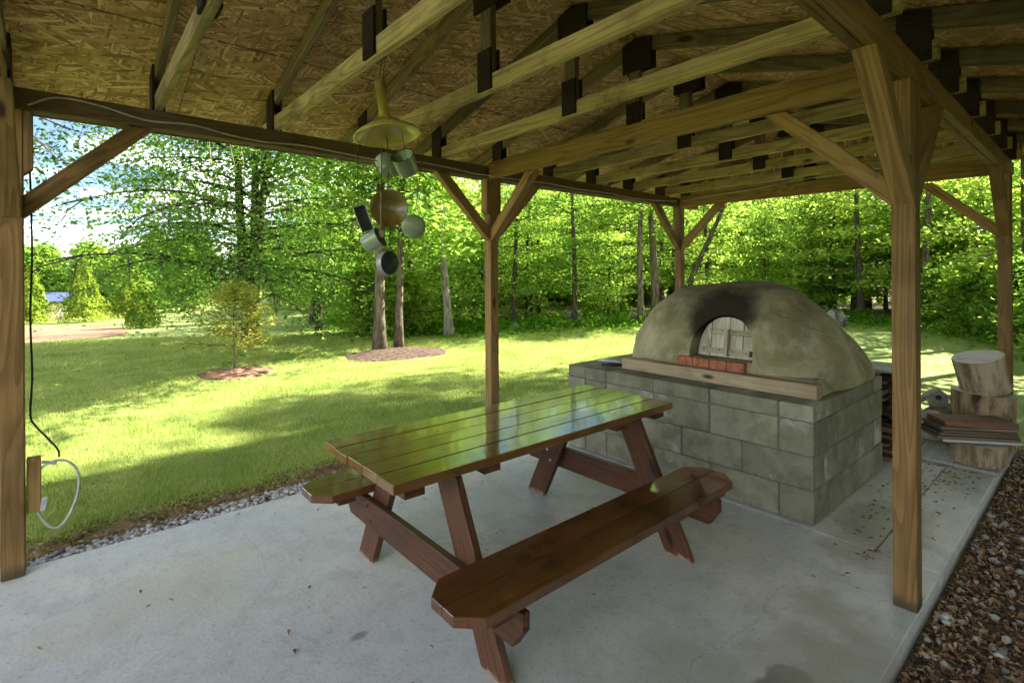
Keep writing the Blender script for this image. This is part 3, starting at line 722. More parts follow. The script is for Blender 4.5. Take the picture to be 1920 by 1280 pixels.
for x in (0.985, 1.36, 2.25, 2.60):
    plan_board('tabletop_cleat', [(x - 0.045, TY0 + 0.02), (x + 0.045, TY0 + 0.02), (x + 0.045, TY1 - 0.02), (x - 0.045, TY1 - 0.02)], 0.660, 0.6955, M['leg'], tb, c=0.003)
for fx, inn in ((1.20, 1), (2.44, -1)):
    ym = (TY0 + TY1) / 2
    for s in (-1, 1):
        # splayed leg, square-cut at floor and under the top
        yb0, yb1 = ym + s * 0.47, ym + s * 0.63; yt0, yt1 = ym + s * 0.13, ym + s * 0.29
        prism('leg', [(yb0, 0.002), (yb1, 0.002), (yt1, 0.6955), (yt0, 0.6955)], 'x', fx - 0.019, fx + 0.019, M['leg'], tb, c=0.004, grain=(0, -s * 0.34, 0.69))
        for (bx, by, bz) in ((0, 0.028, 0.395), (0, -0.02, 0.335)):
            pass
    # crosspiece carrying the benches, bolted to the outside of the legs
    x0 = fx - inn * 0.0385
    poly = [(1.30, 0.361), (1.34, 0.225), (2.69, 0.225), (2.73, 0.361)]
    poly = [(1.29, 0.361), (1.29, 0.30), (1.345, 0.222), (2.685, 0.222), (2.74, 0.30), (2.74, 0.361)]
    prism('bench_support', poly, 'x', x0 - 0.019, x0 + 0.019, M['leg'], tb, c=0.004, grain=(0, 1, 0))
    for s in (-1, 1):
        for (yy, zz_) in ((0.43, 0.33), (0.40, 0.265)):
            sx = -1
            xb = min(x0, fx) - 0.0195
            lathe('bolt', [(0.0, -0.006), (0.007, -0.005), (0.010, 0.0)], M['bolt'] if fx > 2 else M['iron'], tb, (xb, ym + s * yy, zz_), (1, 0, 0), 10)
    # diagonal top-frame brace

# ------------------------------------------------------------------ concrete-block base
base = empty('concrete_block_base', (4.0, 2.1, 0), 'grey concrete-block base under the clay oven', 'block base')
BX0, BX1, BY0, BY1 = 3.32, 4.72, 1.15, 3.125
GAP = 0.0032
blk_cache = {}
rb = random.Random(9)
def blockpiece(x0, x1, y0, y1, z0, z1):
    x0 += GAP; x1 -= GAP; y0 += GAP; y1 -= GAP; z0 += GAP * 0.6; z1 -= GAP * 0.6
    key = (round(x1 - x0, 3), round(y1 - y0, 3), round(z1 - z0, 3))
    mw = Matrix.Translation(((x0 + x1) / 2 + rb.uniform(-.003, .003), (y0 + y1) / 2 + rb.uniform(-.003, .003), (z0 + z1) / 2))
    if key not in blk_cache:
        V, F = chamfer_box(key[0], key[1], key[2], 0.006)
        o = mesh_obj('block', V, F, M['block'], base, mw); blk_cache[key] = o.data
    else: link('block', blk_cache[key], base, mw)
T_ = 0.20
def ring_course(z0, z1, fj, sj, own):
    """fj: joints in y on the x faces, sj: joints in x on the y faces; own: which faces own the corners"""
    fy0, fy1 = (BY0, BY1) if own == 'front' else (BY0 + T_, BY1 - T_)
    ys = [fy0] + [j for j in fj if fy0 + 0.05 < j < fy1 - 0.05] + [fy1]
    for a, b_ in zip(ys[:-1], ys[1:]):
        blockpiece(BX0, BX0 + T_, a, b_, z0, z1); blockpiece(BX1 - T_, BX1, a, b_, z0, z1)
    fx0, fx1 = (BX0 + T_, BX1 - T_) if own == 'front' else (BX0, BX1)
    xs = [fx0] + [j for j in sj if fx0 + 0.05 < j < fx1 - 0.05] + [fx1]
    for a, b_ in zip(xs[:-1], xs[1:]):
        blockpiece(a, b_, BY0, BY0 + T_, z0, z1); blockpiece(a, b_, BY1 - T_, BY1, z0, z1)
A_f = [1.37, 1.80, 2.25, 2.70]; B_f = [1.58, 2.02, 2.47, 2.92]
A_s = [3.75, 4.18, 4.52]; B_s = [3.54, 3.96, 4.39]
ring_course(0.002, 0.203, A_f, A_s, 'side')
ring_course(0.203, 0.406, B_f, B_s, 'front')
ring_course(0.406, 0.609, A_f, A_s, 'side')
ring_course(0.609, 0.711, A_f, A_s, 'side')
prism('mortar', [(BX0 + 0.009, BY0 + 0.009), (BX1 - 0.009, BY0 + 0.009), (BX1 - 0.009, BY1 - 0.009), (BX0 + 0.009, BY1 - 0.009)], 'z', 0.003, 0.702, M['mortar'], base)
for i, (ya, yb) in enumerate(zip([BY0 + T_] + A_f[1:], A_f[1:] + [BY1 - T_])):
    blockpiece(BX0 + T_, BX0 + 0.72, ya, yb, 0.609, 0.7095); blockpiece(BX0 + 0.72, BX1 - T_, ya, yb, 0.609, 0.7095)

# ------------------------------------------------------------------ clay oven
oven = empty('clay_oven', (4.33, 1.996, 0.711), 'domed clay pizza oven with sooty mouth and wooden door', 'oven')
def sstep(a, b_, t): t = max(0, min(1, (t - a) / (b_ - a))); return t * t * (3 - 2 * t)
def dome_point(th, R):
    c, s = math.cos(th), math.sin(th); w = sstep(-0.2, 0.75, -c)
    n = 5.45 + (3.2 - 5.45) * w; a = 2.158 + (3.6 - 2.158) * w; b_ = 0.921 + (0.60 - 0.921) * w
    rx = 0.411 if c > 0 else 0.76
    k = (abs(c) ** n + abs(s) ** n) ** (-1 / n)
    x = R * k * c * rx + 0.076 * (1 - R); y = R * k * s * 0.846
    z = 0.76 - 0.711 + 0.665 * max(0, 1 - R ** a) ** b_
    fl = sstep(0.86, 1.0, R) if s > 0.3 else 0
    y *= 1 + 0.04 * fl
    return Vector((x, y, z))
rd = random.Random(3)
NA, NR = 120, 44
V = [dome_point(0, 0)]; F = []
from mathutils import noise as mnoise
for i in range(1, NR + 1):
    R = i / NR; R = 1 - (1 - R) ** 1.6
    for k in range(NA):
        p = dome_point(2 * math.pi * k / NA, R)
        d = mnoise.noise(p * 3.2) * 0.022 + mnoise.noise(p * 8) * 0.008
        p = p + Vector((p.x, p.y, 0.35)).normalized() * d * (1 if R < 0.97 else 0.4)
        V.append(p)
for k in range(NA):      # skirt down onto the blocks
    p = dome_point(2 * math.pi * k / NA, 1.0); V.append(Vector((p.x * 0.995, p.y * 0.995, 0.002)))
for k in range(NA): F.append((0, 1 + k, 1 + (k + 1) % NA))
for i in range(NR):
    a = 1 + i * NA
    for k in range(NA): F.append((a + k, a + NA + k, a + NA + (k + 1) % NA, a + (k + 1) % NA))
F.append(tuple(1 + NR * NA + k for k in range(NA - 1, -1, -1)))
dome = mesh_obj('dome', V, F, M['clay'], oven, Matrix.Translation(oven.location), True)
# mouth: an arched tunnel cut into the dome
def arch(ya, yb, z0, h, n=18):
    ym, hw = (ya + yb) / 2, (yb - ya) / 2
    pts = [(ya, z0), (yb, z0)]
    for k in range(n + 1):
        a = math.pi * k / n; pts.append((ym + hw * math.copysign(abs(math.cos(a)) ** 0.9, math.cos(a)), z0 + h * abs(math.sin(a)) ** 0.85))
    out = [pts[0], pts[1]] + [p for p in pts[3:-1]]
    return out
MY0, MY1, MZ, MH = 1.635, 2.105, 0.872, 0.315
cut = prism('cutter', arch(MY0, MY1, MZ, MH), 'x', 3.2, 4.05, M['clay'])
md = dome.modifiers.new('cut', 'BOOLEAN'); md.object = cut; md.operation = 'DIFFERENCE'; md.solver = 'EXACT'
dg = bpy.context.evaluated_depsgraph_get(); dg.update()
me2 = bpy.data.meshes.new_from_object(dome.evaluated_get(dg)); dome.modifiers.clear(); dome.data = me2; me2.name = 'dome'
bpy.data.objects.remove(cut)
bm = bmesh.new(); bm.from_mesh(me2)
for e in bm.edges:
    if len(e.link_faces) == 2 and e.calc_face_angle(0) > 0.7: e.smooth = False
bm.to_mesh(me2); bm.free()
# soot-blackened inside
# wooden door: two planks cut to the arch, battens and an upright, leaning back a little
door = empty('door', (3.70 - 4.33, 0, 0), parent=oven)
DX = 3.70
def dpiece(name, poly, d0, d1, mat, c=0.002, grain=(0, 1, 0)):
    """poly in (y, height above sill) drawn on the door's leaning plane"""
    o = prism(name, poly, 'x', -d1, -d0, mat, None, c=c, grain=grain)
    M1 = Matrix.Translation((DX, 0, MZ + 0.004)) @ Matrix.Rotation(rad(11), 4, 'Y') @ o.matrix_world
    o.matrix_world = Matrix(); place(o, door, M1); return o
da = arch(MY0 + 0.016, MY1 - 0.016, 0.0, MH - 0.016, 22)
def clip(poly, lo, hi):
    def cl(P, f, val):
        out = []
        for i in range(len(P)):
            a, b_ = P[i], P[(i + 1) % len(P)]; ia, ib = f * a[0] >= f * val, f * b_[0] >= f * val
            if ia: out.append(a)
            if ia != ib:
                t = (val - a[0]) / (b_[0] - a[0]); out.append((val, a[1] + t * (b_[1] - a[1])))
        return out
    return cl(cl(poly, 1, lo), -1, hi)
for a, b_ in ((MY0, 1.745), (1.748, 1.848), (1.851, 1.99), (1.993, MY1)):
    dpiece('plank', clip(da, a + 0.001, b_ - 0.001), 0.0, 0.02, M['plugwood'], grain=(0, 0, 1))
for (a, b_, z0, z1) in ((1.675, 1.838, 0.020, 0.060), (1.862, 2.045, 0.022, 0.062), (1.668, 1.838, 0.165, 0.200), (1.862, 1.995, 0.165, 0.205)):
    dpiece('batten', [(a, z0), (b_, z0), (b_, z1), (a, z1)], 0.021, 0.047, M['battenwood'])
dpiece('handle_batten', [(1.838, 0.01), (1.862, 0.01), (1.866, 0.205), (1.842, 0.205)], 0.021, 0.070, M['battenwood'], grain=(0, 0, 1))
for (a, z0) in ((1.665, 0.160), (1.662, 0.02)):
    dpiece('hinge', [(a, z0), (a + 0.02, z0), (a + 0.02, z0 + 0.04), (a, z0 + 0.04)], 0.048, 0.056, M['iron'])
for (yy, z0) in ((1.70, 0.04), (1.80, 0.04), (1.90, 0.042), (2.02, 0.042), (1.70, 0.182), (1.80, 0.182), (1.89, 0.185), (1.97, 0.185)):
    dpiece('nail', [(yy, z0), (yy + 0.008, z0), (yy + 0.008, z0 + 0.008), (yy, z0 + 0.008)], 0.0465, 0.050, M['iron'], 0)
bw_ = (2.19 - 1.665) / 4
for k in range(4):
    y0 = 1.665 + k * bw_
    prism('brick', [(y0 + 0.002, 0.806), (y0 + bw_ - 0.002, 0.806), (y0 + bw_ - 0.002, 0.871), (y0 + 0.002, 0.871)], 'x', 3.548 + rd.uniform(-.003, .003), 3.69, M['brick'], oven, c=0.004)
prism('clay_sill', [(1.20, 0.7125), (2.62, 0.7125), (2.55, 0.803), (1.26, 0.803)], 'x', 3.6, 3.9, M['clay'], oven, c=0.004)
tm = prism('timber_sill', [(1.185, 0.7125), (2.665, 0.7125), (2.665, 0.804), (1.185, 0.804)], 'x', 3.50, 3.597, M['timber'], None, c=0.005)
# keep the timber's grain along its length
tag(tm, 'pale weathered timber lying along the front edge of the block base', 'timber')
bpy.data.objects.remove(tm)
tm = board('timber_sill', (3.530, 1.185, 0.758), (3.530, 2.665, 0.758), 0.097, 0.0905, M['timber'], None, c=0.005)
tag(tm, 'pale weathered timber lying along the front edge of the block base', 'timber')
tl = empty('fire_tool', (3.52, 2.78, 0.714), 'black metal fire tool with grey handle lying by the timber end', 'tool')
tube('handle', [(3.46, 2.90, 0.760), (3.50, 2.77, 0.760), (3.53, 2.68, 0.757)], 0.013, M['conduit'], tl)
tube('grip', [(3.44, 2.84, 0.728), (3.50, 2.76, 0.730), (3.56, 2.685, 0.735)], [0.012, 0.016, 0.014], M['iron'], tl)
tube('shaft', [(3.56, 2.74, 0.724), (3.75, 2.80, 0.724)], 0.010, M['iron'], tl)
rk = lathe('river_stone', [(0.0, 0.0), (0.035, 0.004), (0.05, 0.022), (0.038, 0.042), (0.0, 0.05)], M['rock'], None, (3.62, 2.73, 0.7125), sides=14); tag(rk, 'small brown stone on the block top behind the timber end', 'stone')
# ------------------------------------------------------------------ hanging enamelware
def ray_pt(u, v, y):
    return None
HC = Vector((1.33, 2.60, 2.27))
def unit(v): return Vector(v).normalized()
toCam = unit((-1.33, -2.60, 0)); rightv = Vector((rgt0.x, rgt0.y, 0))
def hp(u, v, dd=0.0):
    """hanging spot: u to the right, v up (metres) of the shade's rim, dd nearer the house corner"""
    return HC + rightv * u + Vector((0, 0, v)) + toCam * dd
sh = empty('funnel_shade', HC, 'yellow enamel funnel-shaped shade hanging from the rafters', 'lamp shade')
ax = unit(Vector((0, 0, 1)) - rightv * 0.14 - toCam * 0.06)
prof = [(0.178, 0.0), (0.171, 0.018), (0.105, 0.058), (0.098, 0.064), (0.050, 0.088), (0.034, 0.108), (0.028, 0.14), (0.031, 0.31), (0.028, 0.31), (0.024, 0.14), (0.030, 0.102), (0.046, 0.082), (0.094, 0.058), (0.165, 0.015), (0.172, -0.001)]
lathe('shade', prof, M['yellow'], sh, HC, ax, 40)
lathe('rolled_rim', [(0.178 + 0.005 * math.cos(a), 0.005 * math.sin(a)) for a in [k * math.pi / 4 for k in range(9)]], M['yellow'], sh, HC, ax, 40)
tube('hanging_wire', [HC + ax * 0.31, HC + Vector((0, 0, 0.62))], 0.0022, M['string'], sh, 5)
tube('hanging_wire', [HC + ax * 0.31 + rightv * 0.02, HC + Vector((0.01, 0.01, 0.62))], 0.0022, M['string'], sh, 5)
def strung(root, top, bot, mat=M['string'], r=0.0024):
    tube('string', [top, bot], r, mat, root, 5)
def ware(name, label, cat, spot, prof, mats, mi, axis, top, knob=None, extra=None):
    r = empty(name, spot, label, cat, 'enamelware hanging from the yellow shade')
    lathe('body', prof, mats[0], r, spot, axis, 32, mats=mats, mi=mi)
    if extra: extra(r, spot, axis)
    strung(r, top, spot + Vector((0, 0, 0.01)))
    return r
def knot(root, p, mat): 
    lathe('bead', [(0, -0.007), (0.006, -0.004), (0.008, 0), (0.006, 0.004), (0, 0.007)], mat, root, p, (0, 0, 1), 10)
mugp = lambda R, h: [(0.0, 0.0), (R * 0.82, 0.0), (R * 0.9, 0.006), (R, h), (R * 1.03, h + 0.003), (R * 0.97, h), (R * 0.87, 0.010), (0.0, 0.008)]
mugmi = [0, 0, 0, 1, 1, 2, 2]
def mug_handle(R, h):
    def f(root, p, axis):
        q = Vector((0, 0, 1)).rotation_difference(axis)
        pts = [p + q @ Vector((-R, 0, h * 0.8)), p + q @ Vector((-R - 0.028, 0, h * 0.7)), p + q @ Vector((-R - 0.028, 0, h * 0.35)), p + q @ Vector((-R, 0, h * 0.2))]
        tube('handle', spline(pts, 5), 0.004, M['green'], root, 6)
    return f
mm = [M['green'], M['iron'], M['greenin']]
ware('enamel_mug', 'pale green enamel mug seen edge-on under the yellow shade', 'mug', hp(0.012, -0.20), mugp(0.057, 0.095), mm, mugmi, unit(rightv * -0.25 + Vector((0, 0, 0.75)) - toCam * 0.45), hp(-0.005, 0.0), extra=mug_handle(0.057, 0.095))
ware('enamel_mug', 'green enamel mug with its open dark-rimmed mouth showing', 'mug', hp(0.115, -0.215, 0.06), mugp(0.062, 0.105), mm, mugmi, unit(-rightv * 0.32 + Vector((0, 0, 0.62)) + toCam * 0.62), hp(0.08, 0.0, 0.05), extra=mug_handle(0.062, 0.105))
ware('enamel_bowl', 'olive yellow enamel bowl hanging with its hollow face out', 'bowl', hp(0.005, -0.40), [(0, 0), (0.045, 0.0), (0.085, 0.022), (0.100, 0.030), (0.103, 0.030), (0.087, 0.018), (0.046, -0.004), (0, -0.004)], [M['yellowdark'], M['yellow']], [0, 0, 0, 0, 1, 1, 1], unit(toCam + rightv * 0.06 - Vector((0, 0, 0.05))), hp(0.0, -0.02))
br = empty('wooden_spoon', hp(-0.04, -0.42, 0.05), 'thin wooden-handled brush hanging in front of the olive bowl', 'brush')
tube('handle', [hp(-0.035, -0.32, 0.05), hp(-0.038, -0.44, 0.05), hp(-0.036, -0.53, 0.05)], [0.006, 0.005, 0.006], M['twig'], br, 8)
board('brush_head', hp(-0.036, -0.525, 0.05), hp(-0.036, -0.565, 0.05), 0.028, 0.022, M['timber'], br, up=(1, 0, 0))
strung(br, hp(-0.03, -0.06, 0.03), hp(-0.035, -0.32, 0.05))
# loaf tin
lt = empty('loaf_tin', hp(-0.145, -0.46), 'narrow loaf tin hanging tilted with dark inside', 'baking tin', 'enamelware hanging from the yellow shade')
xa = unit(Vector((0, 0, -1)) * 0.86 + rightv * 0.5); na = unit(toCam * 0.92 + rightv * 0.35); ya_ = na.cross(xa)
mwt = Matrix((xa, ya_, na)).transposed().to_4x4(); mwt.translation = hp(-0.135, -0.455)
L, W, D = 0.075, 0.036, 0.045
Vt = [(-L, -W, 0), (L, -W, 0), (L, W, 0), (-L, W, 0), (-L * .9, -W * .8, -D), (L * .9, -W * .8, -D), (L * .9, W * .8, -D), (-L * .9, W * .8, -D),
      (-L + .004, -W + .004, 0), (L - .004, -W + .004, 0), (L - .004, W - .004, 0), (-L + .004, W - .004, 0), (-L * .88, -W * .74, -D + .004), (L * .88, -W * .74, -D + .004), (L * .88, W * .74, -D + .004), (-L * .88, W * .74, -D + .004)]
Ft = [(0, 1, 5, 4), (1, 2, 6, 5), (2, 3, 7, 6), (3, 0, 4, 7), (7, 6, 5, 4), (8, 12, 13, 9), (9, 13, 14, 10), (10, 14, 15, 11), (11, 15, 12, 8), (12, 15, 14, 13), (0, 8, 9, 1), (1, 9, 10, 2), (2, 10, 11, 3), (3, 11, 8, 0)]
mesh_obj('body', Vt, Ft, M['tin'], lt, mwt, mats=[M['tin'], M['darktin']], mi=[0] * 5 + [1] * 5 + [0] * 4)
strung(lt, hp(-0.165, -0.05), hp(-0.165, -0.39))
ware('saucepan', 'small pale green saucepan hanging on its side', 'saucepan', hp(-0.125, -0.605, 0.03), mugp(0.055, 0.095), mm, mugmi, unit(rightv * 0.86 + Vector((0, 0, 0.46)) + toCam * 0.12), hp(-0.14, -0.51, 0.02))
ware('enamel_plate', 'round green enamel lid on a long dark strap', 'plate', hp(0.142, -0.50), [(0, 0.006), (0.05, 0.005), (0.062, 0.0), (0.066, -0.004), (0.060, -0.007), (0.0, -0.002)], [M['green']], None, unit(toCam + Vector((0, 0, -0.12))), hp(0.19, -0.14))
ware('cake_tin', 'round tin with a dark bottom, lowest of the hanging ware', 'baking tin', hp(0.012, -0.70), [(0, 0), (0.058, 0.0), (0.066, 0.004), (0.068, 0.030), (0.075, 0.032), (0.064, 0.030), (0.060, 0.006), (0, 0.004)], [M['darktin'], M['tin'], M['green']], [0, 0, 1, 1, 2, 2, 2], unit(-toCam * 0.62 - rightv * 0.75), hp(0.01, -0.50))

# ------------------------------------------------------------------ things at the back right corner
def log(name, label, base_p, axis, r, h, seed, mat=M['logside'], cat='log', irr=0.06, group=None):
    rn = random.Random(seed); n = 28; V = []; F = []
    ph = [rn.uniform(0, 6.28) for _ in range(5)]
    rows = 7
    for i in range(rows):
        t = i / (rows - 1)
        for k in range(n):
            a = 2 * math.pi * k / n
            rr = r * (1 + irr * (math.sin(2 * a + ph[0]) + 0.6 * math.sin(3 * a + ph[1] + t) + 0.35 * math.sin(7 * a + ph[2]) + 0.3 * math.sin(13 * a + ph[3])) + 0.03 * math.sin(3 * t + ph[4]))
            if i == 0: rr *= 1.03
            V.append((rr * math.cos(a), rr * math.sin(a), h * t + 0.01 * math.sin(a + ph[0]) * (1 if i == rows - 1 else 0)))
    for i in range(rows - 1):
        for k in range(n):
            j = (k + 1) % n; F.append((i * n + k, i * n + j, (i + 1) * n + j, (i + 1) * n + k))
    q = Vector((0, 0, 1)).rotation_difference(unit(axis)); mw = Matrix.Translation(base_p) @ q.to_matrix().to_4x4()
    root = empty(name, base_p, label, cat, group)
    mesh_obj('bark', V, F, mat, root, mw, True)
    for z, lo in ((0, True), (rows - 1, False)):
        Vc = [V[z * n + k] for k in range(n)]; cen = sum((Vector(v) for v in Vc), Vector()) / n
        Fc = [((k + 1) % n, k, n) if lo else (k, (k + 1) % n, n) for k in range(n)]
        mesh_obj('cut_end', Vc + [cen], Fc, M['logend'], root, mw)
    return root
# weathered slab of board under the stumps
pad = empty('weathered_sheet', (5.8, 1.1, 0.0), 'grey weathered wooden sheet lying on the slab end under the stumps', 'board')
for k, (a, b_) in enumerate(((0.545, 0.80), (0.803, 1.06), (1.063, 1.33))):
    board('plank', (5.13 + 0.02 * k, (a + b_) / 2, 0.018), (6.24, (a + b_) / 2, 0.018), b_ - a, 0.030, M['palesheet'], pad, c=0.004)
log('stump', 'short upright stump carrying the stack of shingles', (5.36, 0.69, 0.034), (0, 0, 1), 0.180, 0.16, 1, cat='stump')
log('stump', 'tall dark-streaked stump under the tilted log', (5.87, 0.725, 0.034), (0, 0, 1), 0.20, 0.45, 2, M['stainlog'], 'stump', irr=0.05)
log('log', 'pale log section tilted on top of the tall stump', (5.88, 0.70, 0.500), unit(Vector((0, 0, 1)) + rightv * -0.22 + toCam * -0.02), 0.175, 0.29, 3, irr=0.03)
log('log', 'dark lying log under the birdhouse', (5.72, 1.03, 0.165), unit(toCam * -0.55 + rightv * 0.83), 0.122, 0.46, 4, M['stainlog'])
# stack of shingles
st = empty('shingle_stack', (5.36, 0.69, 0.202), 'stack of thin brown shingles lying on the short stump', 'shingles')
rs = random.Random(2)
dirl = unit(rightv * 0.97 + toCam * 0.22); zt = 0.206
for k in range(6):
    th_ = 0.020 if k < 5 else 0.040
    c0 = Vector((5.36, 0.69, zt + th_ / 2)) + rightv * (rs.uniform(-0.012, 0.012) - 0.07) + toCam * rs.uniform(-0.012, 0.012)
    L = 0.27 - 0.006 * k + rs.uniform(-0.012, 0.012)
    board('shingle', c0 - dirl * L, c0 + dirl * L, 0.26 - 0.02 * (k == 5), th_, M['palesheet'] if k == 0 else M['slate'] if k < 5 else M['brownboard'], st, c=0.002)
    zt += th_ + 0.003
# birdhouse
bh = empty('birdhouse', (5.96, 1.035, 0.285), 'small grey wooden birdhouse with round hole and gable roof', 'birdhouse')
bo = Vector((5.96, 1.035, 0.288)); bx_ = unit((0.171 + 0.12, -0.985, 0)); by_ = unit(Vector((0, 0, 1)).cross(bx_))
def bpt(a, b_, c): return bo + bx_ * a + by_ * b_ + Vector((0, 0, c))
w, dpt, hh, pk = 0.066, 0.07, 0.09, 0.145
prof = [(-w, 0), (w, 0), (w, hh), (0, pk), (-w, hh)]
ring = [(0.0 + 0.024 * math.cos(2 * math.pi * k / 16), 0.088 + 0.024 * math.sin(2 * math.pi * k / 16)) for k in range(16)]
sgn = -1
V = [bpt(a, sgn * dpt, c) for a, c in prof] + [bpt(a, -sgn * dpt, c) for a, c in prof] 
F = [(5, 6, 7, 8, 9)] + [(i, i + 5, (i + 1) % 5 + 5, (i + 1) % 5) for i in range(5)] 
n0 = len(V); V += [bpt(a, sgn * dpt, c) for a, c in ring]; n1 = len(V); V += [bpt(a, sgn * (dpt - 0.03), c) for a, c in ring]
bmq = bmesh.new(); vv = [bmq.verts.new(v - bo) for v in V]
for f in F: bmq.faces.new([vv[i] for i in f])
eo = [bmq.edges.get((vv[i], vv[(i + 1) % 5])) or bmq.edges.new((vv[i], vv[(i + 1) % 5])) for i in range(5)]
er = [bmq.edges.new((vv[n0 + i], vv[n0 + (i + 1) % 16])) for i in range(16)]
bmesh.ops.triangle_fill(bmq, edges=eo + er, use_beauty=True)
for i in range(16): bmq.faces.new((vv[n0 + i], vv[n0 + (i + 1) % 16], vv[n1 + (i + 1) % 16], vv[n1 + i]))
bmq.faces.new([vv[n1 + i] for i in range(16)])
bmesh.ops.recalc_face_normals(bmq, faces=bmq.faces)
mb = bpy.data.meshes.new('box'); bmq.to_mesh(mb); bmq.free(); mb.materials.append(M['greyboard']); link('box', mb, bh, Matrix.Translation(bo))
lathe('hole_shade_disc', [(0.0, 0.0), (0.0235, 0.0)], M['cord'], bh, bpt(0, sgn * (dpt - 0.029), 0.088), by_ * sgn, 16)  # dark disc standing in for the shade inside the entrance hole
for s in (-1, 1):
    a0 = bpt(s * -0.004, 0, pk + 0.012); a1 = bpt(s * 0.098, 0, pk + 0.012 - 0.098 * (pk - hh) / w)
    board('roof_panel', a0, a1, 0.19, 0.010, M['greyboard'], bh, up=(0, 0, 1), c=0.001)
# stack of old boards behind the oven
wp = empty('board_pile', (5.45, 1.7, 0), 'tall stack of dark old boards behind the clay oven', 'board pile')
z = 0.004; k = 0; rw = random.Random(12)
while z < 0.72:
    if k % 4 == 3:
        for yy in (1.25, 1.75, 2.4): board('spacer', (4.92, yy, z + 0.012), (5.40, yy, z + 0.012), 0.05, 0.022, M['greyboard'], wp)
        z += 0.025
    else:
        t = rw.choice((0.022, 0.026, 0.038)); n = 3
        for i in range(n):
            x0 = 4.93 + i * 0.155 + rw.uniform(-0.008, 0.008); y0 = 1.15 + rw.uniform(-0.05, 0.05); y1 = 2.6 + rw.uniform(-0.1, 0.1)
            board('board', (x0 + 0.07, y0, z + t / 2), (x0 + 0.07, y1, z + t / 2), 0.148, t, rw.choice((M['slate'], M['gusset'], M['gusset'], M['brownboard'])) if z < 0.68 else M['palesheet'], wp, c=0.002)
        z += t + 0.002
    k += 1
for i, (dx, dz_) in enumerate(((0, 0), (0.03, 0.022))):
    o = board('lath', (5.56 + dx, 1.30, 0.18 + dz_), (5.75 + dx, 1.09, 0.385 + dz_), 0.05, 0.014, M['greyboard'], None); tag(o, ('lower' if i == 0 else 'upper') + ' thin grey lath propped beside the birdhouse', 'lath')
# ------------------------------------------------------------------ scattered small stuff
rng = np.random.default_rng(7)
def ico_pebbles(name, P, S, mat, label, seed=0):
    """many small stones as one mesh"""
    r = np.random.default_rng(seed)
    bm = bmesh.new(); bmesh.ops.create_icosphere(bm, subdivisions=1, radius=1); bm.verts.ensure_lookup_table()
    bv = np.array([v.co for v in bm.verts]); bf = np.array([[v.index for v in f.verts] for f in bm.faces]); bm.free()
    n = len(P); nv = len(bv)
    jit = 1 + r.normal(0, 0.16, (n, nv, 1))
    ang = r.uniform(0, 2 * np.pi, n); ca, sa = np.cos(ang), np.sin(ang)
    sc = np.stack([S * r.uniform(0.8, 1.4, n), S * r.uniform(0.6, 1.0, n), S * r.uniform(0.45, 0.75, n)], -1)
    loc = bv[None] * jit * sc[:, None, :]
    x = loc[..., 0] * ca[:, None] - loc[..., 1] * sa[:, None]; y = loc[..., 0] * sa[:, None] + loc[..., 1] * ca[:, None]
    V = np.stack([x, y, loc[..., 2]], -1) + P[:, None, :]
    F = (bf[None] + (np.arange(n) * nv)[:, None, None]).reshape(-1, 3)
    o = link(name, np_mesh(name, V.reshape(-1, 3), F, mat)); return tag(o, label, kind='stuff')

def leaves_mesh(C, Nrm, size, aspect=0.6, fold=0.15, seed=0, curl=0.0):
    """diamond leaves: centre C (n,3), normals, sizes -> V,F (quads as 2 tris sharing the midrib)"""
    r = np.random.default_rng(seed); n = len(C)
    Nrm = Nrm / np.linalg.norm(Nrm, axis=1, keepdims=True)
    t = r.normal(size=(n, 3)); t -= Nrm * np.sum(t * Nrm, 1, keepdims=True); t /= np.linalg.norm(t, axis=1, keepdims=True)
    b_ = np.cross(Nrm, t); s = np.asarray(size).reshape(-1, 1) * np.ones((n, 1))
    a = s * 0.5; w = s * 0.5 * aspect
    base_ = C - t * a; tip = C + t * a - Nrm * s * curl; l = C + b_ * w + Nrm * s * fold - t * a * 0.15; rr = C - b_ * w + Nrm * s * fold - t * a * 0.15
    V = np.stack([base_, l, tip, rr], 1).reshape(-1, 3)
    i = np.arange(n)[:, None] * 4
    F = np.concatenate([i + np.array([[0, 2, 1]]), i + np.array([[0, 3, 2]])], 1).reshape(-1, 3)
    return V, F

M['stoneL'] = (lambda: None)()
def stone_mat(name, cols):
    m, g, b, _ = new_mat(name); r = g.n('NewGeometry').outputs['Random Per Island']; tc = g.n('TexCoord').outputs['Object']
    c = g.ramp(r, [(i / (len(cols) - 1), c) for i, c in enumerate(cols)])
    n = g.noise(tc, 60, 4); c = g.mix(g.m('MULTIPLY', g.step(n, 0.4, 0.7), 0.35), c, (0.15, 0.14, 0.13))
    g.set(b, 'Base_Color', c); b.inputs['Roughness'].default_value = 0.8; g.set(b, 'Normal', g.bump(n, 0.3, 0.003)); return m
M['gravelL'] = stone_mat('pale_gravel', [(0.22, 0.215, 0.215), (0.38, 0.375, 0.39), (0.55, 0.54, 0.56), (0.34, 0.29, 0.27), (0.48, 0.47, 0.50)])
M['gravelR'] = stone_mat('grey_gravel', [(0.24, 0.24, 0.235), (0.36, 0.365, 0.36), (0.50, 0.50, 0.49), (0.32, 0.26, 0.21), (0.55, 0.55, 0.53)])
